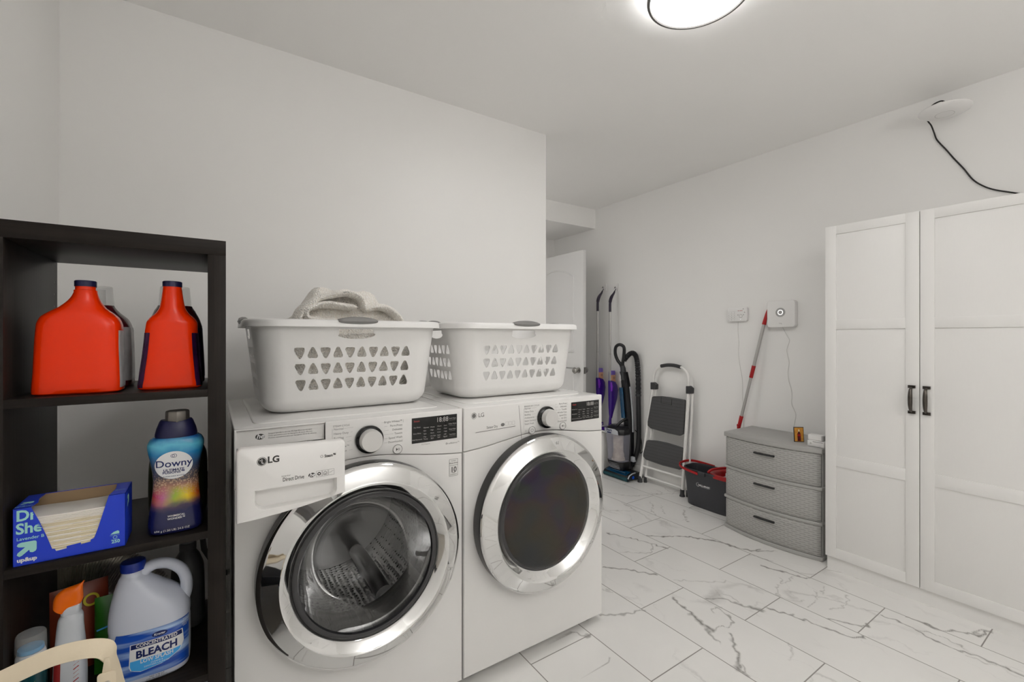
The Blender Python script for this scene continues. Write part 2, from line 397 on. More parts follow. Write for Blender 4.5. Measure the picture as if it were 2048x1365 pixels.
# ------------------------------------------------------------------ mesh helpers
class MB:
    def __init__(s): s.v = []; s.f = []; s.mi = []
    def quadgrid(s, g, closed_u=False):
        base = len(s.v); nu = len(g[0])
        for r in g: s.v += [tuple(p) for p in r]
        for j in range(len(g) - 1):
            for i in range(nu if closed_u else nu - 1):
                a = base + j * nu + i; b = base + j * nu + (i + 1) % nu
                s.f.append((a, b, b + nu, a + nu))
        return base
    def box(s, x0, y0, z0, x1, y1, z1):
        b = len(s.v)
        s.v += [(x0, y0, z0), (x1, y0, z0), (x1, y1, z0), (x0, y1, z0), (x0, y0, z1), (x1, y0, z1), (x1, y1, z1), (x0, y1, z1)]
        for f in ((0, 3, 2, 1), (4, 5, 6, 7), (0, 1, 5, 4), (1, 2, 6, 5), (2, 3, 7, 6), (3, 0, 4, 7)):
            s.f.append(tuple(b + i for i in f))
        return s
    def obox(s, c, half, mtx):
        b = len(s.v)
        for sx, sy, sz in ((-1,-1,-1),(1,-1,-1),(1,1,-1),(-1,1,-1),(-1,-1,1),(1,-1,1),(1,1,1),(-1,1,1)):
            s.v.append(tuple(Vector(c) + mtx @ Vector((sx*half[0], sy*half[1], sz*half[2]))))
        for f in ((0, 3, 2, 1), (4, 5, 6, 7), (0, 1, 5, 4), (1, 2, 6, 5), (2, 3, 7, 6), (3, 0, 4, 7)):
            s.f.append(tuple(b + i for i in f))
        return s
    def rings(s, rs, cap=True, closed=False):
        b = len(s.v); n = len(rs[0])
        for r in rs: s.v += [tuple(p) for p in r]
        m = len(rs)
        for j in range(m if closed else m - 1):
            for i in range(n):
                a = b + j * n + i; c = b + j * n + (i + 1) % n
                d = b + ((j + 1) % m) * n + (i + 1) % n; e = b + ((j + 1) % m) * n + i
                s.f.append((a, c, d, e))
        if cap and not closed:
            s.f.append(tuple(b + i for i in reversed(range(n))))
            s.f.append(tuple(b + (m - 1) * n + i for i in range(n)))
        return s
    def tube(s, path, r, n=12, cap=True, closed=False, flat=None):
        P = [Vector(p) for p in path]; m = len(P)
        rs = []
        up = None
        for i in range(m):
            if closed: t = (P[(i + 1) % m] - P[i - 1])
            else: t = P[min(i + 1, m - 1)] - P[max(i - 1, 0)]
            t = t.normalized()
            if up is None:
                up = Vector((0, 0, 1)) if abs(t.z) < 0.9 else Vector((1, 0, 0))
            side = t.cross(up).normalized(); up2 = side.cross(t).normalized(); up = up2
            rr = r[i] if isinstance(r, (list, tuple)) else r
            fx = 1.0 if flat is None else flat
            rs.append([P[i] + side * (math.cos(2*PI*k/n) * rr) + up2 * (math.sin(2*PI*k/n) * rr * fx) for k in range(n)])
        s.rings(rs, cap, closed); return s
    def lathe(s, prof, c, axis='z', n=48, cap=False, closed=False):
        """prof: (radius, along-axis)"""
        rs = []
        for r, h in prof:
            ring = []
            for k in range(n):
                a = 2 * PI * k / n; p = r * math.cos(a); q = r * math.sin(a)
                if axis == 'z': ring.append((c[0] + p, c[1] + q, c[2] + h))
                elif axis == 'y': ring.append((c[0] + p, c[1] + h, c[2] + q))
                else: ring.append((c[0] + h, c[1] + p, c[2] + q))
            rs.append(ring)
        return s.rings(rs, cap, closed)
    def cyl(s, c, r, h, axis='z', n=32): return s.lathe([(r, 0), (r, h)], c, axis, n, cap=True)
    def prism(s, poly, plane, a, b):
        """poly: 2D points; plane 'xz' extruded along y a..b; 'yz' along x; 'xy' along z"""
        def P(p, h):
            return {'xz': (p[0], h, p[1]), 'yz': (h, p[0], p[1]), 'xy': (p[0], p[1], h)}[plane]
        s.rings([[P(p, a) for p in poly], [P(p, b) for p in poly]], cap=True); return s

def rrect(x0, y0, x1, y1, r, n=6):
    out = []
    for cx, cy, a0 in ((x1 - r, y0 + r, -90), (x1 - r, y1 - r, 0), (x0 + r, y1 - r, 90), (x0 + r, y0 + r, 180)):
        for k in range(n + 1):
            a = math.radians(a0 + 90 * k / n); out.append((cx + r * math.cos(a), cy + r * math.sin(a)))
    return out
def circle2(cx, cy, r, n=48): return [(cx + r * math.cos(2*PI*k/n), cy + r * math.sin(2*PI*k/n)) for k in range(n)]
def cr_spline(pts, sub=8, closed=False):
    P = [Vector(p) for p in pts]; out = []; n = len(P)
    for i in range(n if closed else n - 1):
        p0 = P[(i - 1) % n] if closed else P[max(i - 1, 0)]
        p1 = P[i]; p2 = P[(i + 1) % n]; p3 = P[(i + 2) % n] if closed else P[min(i + 2, n - 1)]
        for k in range(sub):
            t = k / sub
            out.append(0.5 * ((2 * p1) + (-p0 + p2) * t + (2*p0 - 5*p1 + 4*p2 - p3) * t*t + (-p0 + 3*p1 - 3*p2 + p3) * t**3))
    if not closed: out.append(P[-1])
    return out

def root_matrix(o):
    while o.parent is not None: o = o.parent
    return Matrix.Translation(o.location) @ o.rotation_euler.to_matrix().to_4x4()

def build(name, mb, m, parent=None, world=True, bevel=0.0, seg=2, smooth=True, sharp=35, origin=None, solid=0.0, extra=None):
    me = bpy.data.meshes.new(name)
    verts = mb.v
    if parent is not None and world:
        inv = root_matrix(parent).inverted(); verts = [inv @ Vector(v) for v in verts]
    elif origin is not None:
        o = Vector(origin); verts = [Vector(v) - o for v in verts]
    me.from_pydata([tuple(v) for v in verts], [], mb.f)
    bm = bmesh.new(); bm.from_mesh(me)
    bmesh.ops.remove_doubles(bm, verts=bm.verts, dist=1e-6)
    bmesh.ops.recalc_face_normals(bm, faces=bm.faces)
    if bevel > 0:
        es = [e for e in bm.edges if len(e.link_faces) == 2 and e.calc_face_angle(0) > math.radians(30)]
        bmesh.ops.bevel(bm, geom=es, offset=bevel, segments=seg, profile=0.5, affect='EDGES', clamp_overlap=True)
    bm.to_mesh(me); bm.free()
    me.materials.append(m)
    if extra:
        for x in extra: me.materials.append(x)
    if smooth:
        for p in me.polygons: p.use_smooth = True
        me.set_sharp_from_angle(angle=math.radians(sharp))
    o = bpy.data.objects.new(name, me); COL.objects.link(o)
    if parent is not None: o.parent = parent
    elif origin is not None: o.location = origin
    if solid:
        md = o.modifiers.new('solidify', 'SOLIDIFY'); md.thickness = solid; md.offset = 0
        es_ = o.modifiers.new('edge_split', 'EDGE_SPLIT'); es_.split_angle = math.radians(50)
    return o

def thing(name, label, cat, loc=(0, 0, 0), rotz=0.0, group=None):
    o = bpy.data.objects.new(name, None); COL.objects.link(o)
    o.empty_display_size = 0.05
    o.location = loc; o.rotation_euler = (0, 0, rotz)
    o['label'] = label; o['category'] = cat
    if group: o['group'] = group
    return o
def tag(o, label, cat, group=None, kind=None):
    o['label'] = label; o['category'] = cat
    if group: o['group'] = group
    if kind: o['kind'] = kind
    return o
def struct(name, mb, m, label, cat, **kw):
    o = build(name, mb, m, **kw); o['kind'] = 'structure'; o['label'] = label; o['category'] = cat
    return o
def dup(root, loc, rotz, label, group=None):
    r = root.copy(); COL.objects.link(r); r.location = loc; r.rotation_euler = (0, 0, rotz)
    r['label'] = label
    if group: r['group'] = group
    def kids(a, b):
        for ch in [c for c in bpy.data.objects if c.parent == a and c != b]:
            c = ch.copy(); COL.objects.link(c); c.parent = b
            kids(ch, c)
    kids(root, r)
    return r

_fcache = {}
def text_geo(s, size, bold=0.0, align='CENTER', spacing=1.0, shear=0.0, extr=0.0):
    cu = bpy.data.curves.new('t', 'FONT'); cu.body = s; cu.size = size; cu.offset = bold * size
    cu.align_x = align; cu.align_y = 'CENTER'; cu.space_character = spacing; cu.shear = shear; cu.extrude = extr
    cu.resolution_u = 3
    o = bpy.data.objects.new('t', cu); COL.objects.link(o)
    dg = bpy.context.evaluated_depsgraph_get()
    me = bpy.data.meshes.new_from_object(o.evaluated_get(dg))
    V = [tuple(v.co) for v in me.vertices]; Fc = [tuple(p.vertices) for p in me.polygons]
    bpy.data.objects.remove(o); bpy.data.curves.remove(cu); bpy.data.meshes.remove(me)
    return V, Fc
def put_text(mb, s, size, fn, **kw):
    """fn maps (x, y, lift) of the text plane to 3D"""
    V, Fc = text_geo(s, size, **kw)
    b = len(mb.v)
    mb.v += [tuple(fn(x, y, z)) for x, y, z in V]
    mb.f += [tuple(b + i for i in f) for f in Fc]
def flat_shape(mb, poly, fn):
    b = len(mb.v)
    mb.v += [tuple(fn(x, y, 0)) for x, y in poly]; mb.f.append(tuple(range(b, b + len(poly))))
def ringshape(mb, cx, cy, r0, r1, fn, n=40):
    b = len(mb.v)
    for r in (r0, r1): mb.v += [tuple(fn(cx + r*math.cos(2*PI*k/n), cy + r*math.sin(2*PI*k/n), 0)) for k in range(n)]
    for k in range(n): mb.f.append((b + k, b + (k+1) % n, b + n + (k+1) % n, b + n + k))
def strip(mb, pts, wd, fn):
    for a, c in zip(pts[:-1], pts[1:]):
        d = Vector((c[0]-a[0], c[1]-a[1])); 
        if d.length < 1e-9: continue
        nrm = Vector((-d.y, d.x)).normalized() * wd / 2
        flat_shape(mb, [(a[0]-nrm.x, a[1]-nrm.y), (c[0]-nrm.x, c[1]-nrm.y), (c[0]+nrm.x, c[1]+nrm.y), (a[0]+nrm.x, a[1]+nrm.y)], fn)
def facing_y(X, Y, Z):   # text on a surface that faces -Y
    return lambda x, y, l=0: (X + x, Y - l, Z + y)
def facing_x(X, Y, Z):   # text on a surface that faces -X
    return lambda x, y, l=0: (X - l, Y - x, Z + y)
def ink(name, mb, m, parent, **kw): return build(name, mb, m, parent, smooth=False, **kw)

# ------------------------------------------------------------------ the room
CEIL, YW, XW, XL, YB, YF, XE = 2.50, 2.197, 3.146, -0.45, -2.1, 3.86, 1.724
def wallbox(name, x0, y0, z0, x1, y1, z1, m, label, cat='wall'):
    return struct(name, MB().box(x0, y0, z0, x1, y1, z1), m, label, cat, smooth=False)
wallbox('wall_left', XL - 0.1, YB, 0, XL, YW + 0.1, CEIL, M['wall'], 'warm white painted wall behind the dark shelving, left edge of the room')
wallbox('wall_washer', XL, YW, 0, XE, YW + 0.1, CEIL, M['wall'], 'plain white wall behind washer and dryer, ending in an outside corner')
wallbox('wall_hall', XE - 1.3, YW + 0.1, 0, XE - 1.2, YF, CEIL, M['wall'], 'end wall of the side hall hidden behind the washer wall')
wallbox('wall_right', XW, YB, 0, XW + 0.1, YF + 0.1, CEIL, M['wall'], 'long white wall behind the wardrobe, step stool and vacuum')
wallbox('wall_far', XE - 1.3, YF, 0, XW, YF + 0.1, CEIL, M['wall'], 'short white wall at the far end behind the open door')
wallbox('wall_back', XL - 0.1, YB - 0.1, 0, XW + 0.1, YB, CEIL, M['wall'], 'white wall behind the camera')
wallbox('ceiling', XL - 0.1, YB - 0.1, CEIL, XW + 0.1, YF + 0.1, CEIL + 0.1, M['ceiling'], 'flat white ceiling', 'ceiling')
wallbox('ceiling_soffit', XE - 1.2, 3.22, 2.312, XW, YF, CEIL, M['ceiling'], 'dropped white box above the open door at the far end', 'ceiling')

VEINS = []   # (width, [(x, y), ...]) veins of the marble where the tiles show them, in floor metres
VEINS += [(0.0025, 0.6, [(2.588, 2.544), (2.632, 2.499), (2.663, 2.434), (2.723, 2.367), (2.813, 2.326), (2.899, 2.296), (3.005, 2.237), (3.092, 2.192)]),
 (0.002, 0.45, [(3.082, 2.353), (3.034, 2.259), (3.112, 2.247), (3.132, 2.193)]),
 (0.003, 0.4, [(2.727, 2.214), (2.673, 2.143), (2.596, 2.094), (2.557, 2.025)]),
 (0.002, 0.35, [(2.735, 2.12), (2.63, 2.007)]),
 (0.005, 0.4, [(2.801, 1.974), (2.724, 1.913), (2.642, 1.833)]),
 (0.002, 0.35, [(2.323, 2.277), (2.407, 2.228), (2.451, 2.185), (2.524, 2.127)]),
 (0.002, 0.3, [(2.251, 2.11), (2.308, 2.057), (2.37, 2.074)]),
 (0.004, 0.75, [(2.063, 2.022), (2.095, 1.964), (2.121, 1.902), (2.165, 1.824), (2.192, 1.736), (2.215, 1.67)]),
 (0.002, 0.4, [(2.178, 1.757), (2.147, 1.722), (2.081, 1.69), (2.008, 1.745), (1.939, 1.795)]),
 (0.004, 0.8, [(2.255, 1.842), (2.32, 1.782), (2.405, 1.737)]),
 (0.008, 0.8, [(2.405, 1.737), (2.454, 1.687), (2.491, 1.63), (2.537, 1.571)]),
 (0.007, 0.75, [(2.537, 1.571), (2.554, 1.506), (2.56, 1.445), (2.594, 1.389), (2.657, 1.358)]),
 (0.009, 0.75, [(1.749, 1.72), (1.803, 1.669), (1.844, 1.623), (1.875, 1.57), (1.922, 1.522)]),
 (0.003, 0.35, [(1.947, 1.432), (2.02, 1.38), (2.079, 1.328), (2.141, 1.286), (2.179, 1.277)]),
 (0.003, 0.35, [(1.599, 1.577), (1.603, 1.551), (1.617, 1.526)]),
 (0.007, 0.6, [(1.437, 1.435), (1.493, 1.4), (1.542, 1.374), (1.572, 1.367), (1.617, 1.35)]),
 (0.01, 0.75, [(1.822, 1.344), (1.802, 1.301), (1.786, 1.243), (1.772, 1.188)]),
 (0.018, 0.75, [(1.779, 1.215), (1.76, 1.159), (1.754, 1.127), (1.752, 1.105)]),
 (0.008, 0.6, [(1.758, 1.137), (1.726, 1.089), (1.705, 1.043)]),
 (0.002, 0.6, [(1.908, 1.189), (1.915, 1.15), (1.897, 1.105), (1.844, 1.067), (1.812, 1.088), (1.756, 1.101)]),
 (0.002, 0.5, [(1.942, 1.166), (1.906, 1.187), (1.869, 1.161)]),
 (0.008, 0.7, [(1.793, 1.044), (1.745, 1.0), (1.7, 0.96)]),
 (0.014, 0.7, [(1.7, 0.96), (1.658, 0.93), (1.626, 0.915), (1.626, 0.885)]),
 (0.004, 0.5, [(1.665, 0.917), (1.639, 0.889)]),
 (0.006, 0.65, [(1.944, 1.241), (1.996, 1.213), (2.02, 1.169), (2.026, 1.13), (2.044, 1.095)]),
 (0.003, 0.4, [(2.042, 1.227), (2.054, 1.189), (2.037, 1.143)]),
 (0.0025, 0.5, [(1.152, 1.336), (1.191, 1.285), (1.218, 1.248), (1.231, 1.207)]),
 (0.003, 0.5, [(1.269, 1.224), (1.23, 1.198), (1.193, 1.161), (1.17, 1.147)]),
 (0.003, 0.4, [(1.077, 1.265), (1.058, 1.227)]),
 (0.006, 0.6, [(1.199, 1.419), (1.259, 1.412), (1.277, 1.378), (1.294, 1.361)]),
 (0.003, 0.4, [(1.195, 1.405), (1.244, 1.378)]),
 (0.005, 0.75, [(2.469, 1.264), (2.479, 1.22), (2.502, 1.163), (2.521, 1.119), (2.52, 1.081), (2.544, 1.054)]),
 (0.006, 0.7, [(2.587, 1.385), (2.645, 1.339), (2.704, 1.294)]),
 (0.003, 0.6, [(2.536, 1.358), (2.554, 1.3), (2.566, 1.256)]),
 (0.014, 0.7, [(2.045, 1.095), (2.057, 1.065), (2.062, 1.05)]),
 (0.006, 0.8, [(2.108, 1.049), (2.122, 1.004), (2.141, 0.956), (2.154, 0.908), (2.162, 0.859), (2.175, 0.814), (2.177, 0.777), (2.195, 0.75), (2.232, 0.73)]),
 (0.002, 0.35, [(2.352, 1.119), (2.261, 1.081), (2.258, 1.02), (2.316, 0.979)]),
 (0.002, 0.4, [(2.425, 1.137), (2.375, 1.11), (2.493, 1.107)]),
 (0.002, 0.4, [(2.436, 0.991), (2.409, 0.969), (2.355, 0.952), (2.266, 0.949)]),
 (0.002, 0.35, [(2.525, 0.988), (2.487, 0.971), (2.438, 0.963)]),
 (0.003, 0.35, [(2.33, 0.883), (2.399, 0.861), (2.468, 0.864), (2.526, 0.89)]),
 (0.002, 0.35, [(2.452, 0.807), (2.488, 0.759)]),
 (0.007, 0.75, [(2.247, 0.857), (2.275, 0.821), (2.283, 0.794), (2.301, 0.772), (2.309, 0.75), (2.345, 0.748)]),
 (0.002, 0.55, [(2.719, 1.043), (2.737, 1.006), (2.759, 0.96), (2.755, 0.901)]),
 (0.006, 0.75, [(2.473, 0.74), (2.477, 0.703), (2.481, 0.667), (2.48, 0.636), (2.469, 0.612), (2.453, 0.582), (2.448, 0.556), (2.447, 0.528), (2.446, 0.497), (2.457, 0.453), (2.464, 0.418), (2.466, 0.383), (2.464, 0.356), (2.459, 0.316)]),
 (0.003, 0.5, [(2.48, 0.636), (2.481, 0.614), (2.501, 0.56), (2.5, 0.512), (2.482, 0.477)]),
 (0.006, 0.75, [(2.55, 0.663), (2.563, 0.635), (2.553, 0.597), (2.56, 0.556), (2.596, 0.527), (2.62, 0.495), (2.639, 0.467), (2.711, 0.445)]),
 (0.005, 0.6, [(2.629, 0.469), (2.675, 0.474), (2.729, 0.443)]),
 (0.002, 0.25, [(2.739, 0.645), (2.757, 0.573), (2.75, 0.487)]),
 (0.002, 0.4, [(2.439, 0.461), (2.446, 0.405), (2.518, 0.324)]),
 (0.003, 0.3, [(1.94, 0.886), (1.892, 0.845), (1.84, 0.827)])]

def make_floor():
    mb = MB(); x0, x1, y0, y1 = XL - 0.1, XW + 0.1, YB - 0.1, YF + 0.1
    mb.box(x0, y0, -0.1, x1, y1, -0.002)
    # tiled sheet, finer where the marbling shows
    def axis(a, b, fa, fb, fine, coarse):
        out = [a]; v = a
        while v < b - 1e-6:
            v = min(b, v + (fine if fa <= v < fb else coarse))
            out.append(v)
        return out
    xs = axis(x0, x1, 1.2, 3.1, 0.0045, 0.15); ys = axis(y0, y1, 0.25, 3.0, 0.0045, 0.15)
    base = len(mb.v); nx = len(xs)
    for y in ys:
        for x in xs: mb.v.append((x, y, 0.0))
    for j in range(len(ys) - 1):
        for i in range(nx - 1):
            a = base + j * nx + i; mb.f.append((a, a + 1, a + nx + 1, a + nx))
    me = bpy.data.meshes.new('floor'); me.from_pydata(mb.v, [], mb.f)
    at = me.attributes.new('vein', 'FLOAT', 'POINT')
    vals = [0.0] * len(mb.v)
    import bisect
    for wd, st, pts in VEINS:
        P = cr_spline([(p[0], p[1], 0) for p in pts], 6)
        for a, b in zip(P[:-1], P[1:]):
            m = wd * 2.2 + 0.006
            i0 = bisect.bisect_left(xs, min(a.x, b.x) - m); i1 = bisect.bisect_right(xs, max(a.x, b.x) + m)
            j0 = bisect.bisect_left(ys, min(a.y, b.y) - m); j1 = bisect.bisect_right(ys, max(a.y, b.y) + m)
            d = b - a; L2 = max(d.length_squared, 1e-12)
            for j in range(j0, min(j1, len(ys))):
                for i in range(i0, min(i1, nx)):
                    p = Vector((xs[i], ys[j], 0))
                    nz = noise.noise(Vector((xs[i] * 38, ys[j] * 38, 3))) * 0.016
                    p.x += nz; p.y += noise.noise(Vector((xs[i] * 38, ys[j] * 38, 9))) * 0.016
                    t = max(0, min(1, (p - a).dot(d) / L2)); q = (a + d * t - p).length
                    w2 = wd * (0.6 + 0.9 * abs(noise.noise(Vector((xs[i] * 7, ys[j] * 7, 1)))))
                    v = st * max(0.0, 1 - q / (w2 + 0.003))
                    k = base + j * nx + i
                    if v > vals[k]: vals[k] = v
    at.data.foreach_set('value', vals)
    me.materials.append(M['floor'])
    o = bpy.data.objects.new('floor', me); COL.objects.link(o)
    o['kind'] = 'structure'; o['label'] = 'white marble look porcelain floor tiles with grey veins'; o['category'] = 'floor'
make_floor()

def baseboard(name, poly_fn, label): pass
def bb(name, x0, y0, x1, y1, label):
    mb = MB().box(x0, y0, 0, x1, y1, 0.105)
    struct(name, mb, M['trim'], label, 'baseboard', bevel=0.004)
bb('baseboard_right', XW - 0.015, YB, XW, YF, 'low white baseboard along the long wall behind the step stool')
bb('baseboard_washer', XL, YW - 0.015, XE, YW, 'white baseboard hidden behind washer and dryer')
bb('baseboard_left', XL, YB, XL + 0.015, YW - 0.015, 'white baseboard on the wall behind the shelving')
bb('baseboard_back', XL + 0.015, YB, XW - 0.015, YB + 0.015, 'white baseboard behind the camera')

# open door at the far end
def open_door():
    t = thing('door_1', 'white arched panel door standing open against the far alcove', 'door', (2.80, 3.84, 0)); t['kind'] = 'structure'
    x0, x1, y0, y1 = 2.782, 2.817, 3.000, 3.80
    mb = MB().box(x0, y0, 0.012, x1, y1, 2.030)
    build('door_leaf', mb, M['door'], t, bevel=0.002)
    # arched top panel moulding and lower panel on the visible face
    def loop(pts):
        m = MB(); P = cr_spline([(x0 - 0.001, p[0], p[1]) for p in pts], 1, True)
        m.tube([(x0 - 0.001, p[0], p[1]) for p in pts], 0.008, 8, closed=True); return m
    up = [(3.13, 1.10)] + [(3.13, 1.80)] + [(3.13 + 0.54 * k / 14, 1.80 + 0.085 * math.sin(PI * k / 14) ** 0.9) for k in range(1, 14)] + [(3.67, 1.80), (3.67, 1.10)]
    build('panel_moulding', loop(up), M['door'], t)
    build('panel_moulding', loop([(3.13, 0.25), (3.13, 0.95), (3.67, 0.95), (3.67, 0.25)]), M['door'], t)
    k = MB()
    for sgn, xx in ((-1, x0), (1, x1)):
        k.lathe([(0.026, 0), (0.026, sgn*0.006), (0.010, sgn*0.010), (0.010, sgn*0.032), (0.026, sgn*0.040), (0.029, sgn*0.052), (0.020, sgn*0.064), (0.002, sgn*0.066)], (xx, 3.06, 0.935), 'x', 24)
    k.box(x0 + 0.006, 2.998, 0.905, x1 - 0.006, 3.001, 0.965)
    build('door_knob', k, M['nickel'], t)
    h = MB()
    for z in (0.25, 1.0, 1.8): h.cyl((x1 + 0.004, 3.803, z), 0.006, 0.09)
    build('hinge', h, M['nickel'], t)
open_door()

# ceiling lamp
def ceiling_light(x, y, label, lampmat):
    t = thing('ceiling_light', label, 'ceiling light', (x, y, CEIL))
    zb = 2.452 - CEIL
    build('lamp_base', MB().lathe([(0.158, 0), (0.158, zb + 0.018), (0.001, zb + 0.018)], (0, 0, 0), 'z', 64), M['device'], t, world=False)
    mb = MB().lathe([(0.152, zb + 0.017), (0.152, zb + 0.014), (0.163, zb + 0.002), (0.163, zb - 0.002), (0.14, zb - 0.006), (0.09, zb - 0.011), (0.03, zb - 0.013), (0.001, zb - 0.0135)], (0, 0, 0), 'z', 64)
    build('diffuser', mb, lampmat, t, world=False)
    mb = MB().lathe([(0.1620, zb - 0.004), (0.166, zb - 0.0075), (0.174, zb - 0.0065), (0.1765, zb + 0.001), (0.1755, zb + 0.012), (0.1645, zb + 0.012)], (0, 0, 0), 'z', 64, closed=True)
    build('ring', mb, M['nickel2'], t, world=False)
    return t
M['nickel2'] = mat('painted_ring', (0.13, 0.125, 0.12, 1), 0.5, var=0.02)
cl = ceiling_light(1.427, 0.945, 'round flush ceiling light with thin grey ring, top of the picture', M['lamp'])
ceiling_light(1.10, 2.75, 'round flush ceiling light added as unseen fill in the side hall behind the washer wall', M['hallfill'])  # extra fill lamp, out of view, added to brighten the far end

# ------------------------------------------------------------------ laundry machines
def plate_with_hole(mb, outline, hc, hr, ya, yb, n=120):
    """flat plate in XZ with a round hole, given thickness ya (front) to yb"""
    angs = [2 * PI * k / n for k in range(n)]
    for p in outline: angs.append(math.atan2(p[1] - hc[1], p[0] - hc[0]) % (2 * PI))
    angs = sorted(set(round(a, 6) for a in angs))
    def hit(a):
        d = (math.cos(a), math.sin(a)); best = None
        m = len(outline)
        for i in range(m):
            p, q = outline[i], outline[(i + 1) % m]
            ex, ey = q[0] - p[0], q[1] - p[1]
            den = d[0] * ey - d[1] * ex
            if abs(den) < 1e-12: continue
            t = ((p[0] - hc[0]) * ey - (p[1] - hc[1]) * ex) / den
            u = ((p[0] - hc[0]) * d[1] - (p[1] - hc[1]) * d[0]) / den
            if t > 0 and -1e-6 <= u <= 1 + 1e-6 and (best is None or t < best): best = t
        return (hc[0] + d[0] * best, hc[1] + d[1] * best)
    O = [hit(a) for a in angs]; I = [(hc[0] + hr * math.cos(a), hc[1] + hr * math.sin(a)) for a in angs]
    mb.rings([[(p[0], yb, p[1]) for p in O], [(p[0], ya + 0.004, p[1]) for p in O],
              [(hc[0] + (p[0]-hc[0])*0.994, ya, hc[1] + (p[1]-hc[1])*0.994) for p in O],
              [(p[0], ya, p[1]) for p in I], [(p[0], yb, p[1]) for p in I]], cap=False)

FY = 1.405
def seam(xl, xr, xc):
    pts = []
    for k in range(33):
        x = xl + (xr - xl) * k / 32
        t = (x - xc) / 0.30
        pts.append((x, 0.828 + 0.040 * math.exp(-(t * 1.35) ** 2)))
    return pts

def he_logo(mb, cx, cz, r, fn):
    flat_shape(mb, [(cx + r*1.15*math.cos(2*PI*k/28), cz + r*0.8*math.sin(2*PI*k/28)) for k in range(28)], fn)

def round_logo(mb, cx, cz, r, fn, filled=True):
    # ringed face mark: outer disc split by the nose and chin strokes
    ringshape(mb, cx, cz, r * 0.86, r, fn)
    if filled: flat_shape(mb, circle2(cx, cz, r * 0.78, 36), fn)

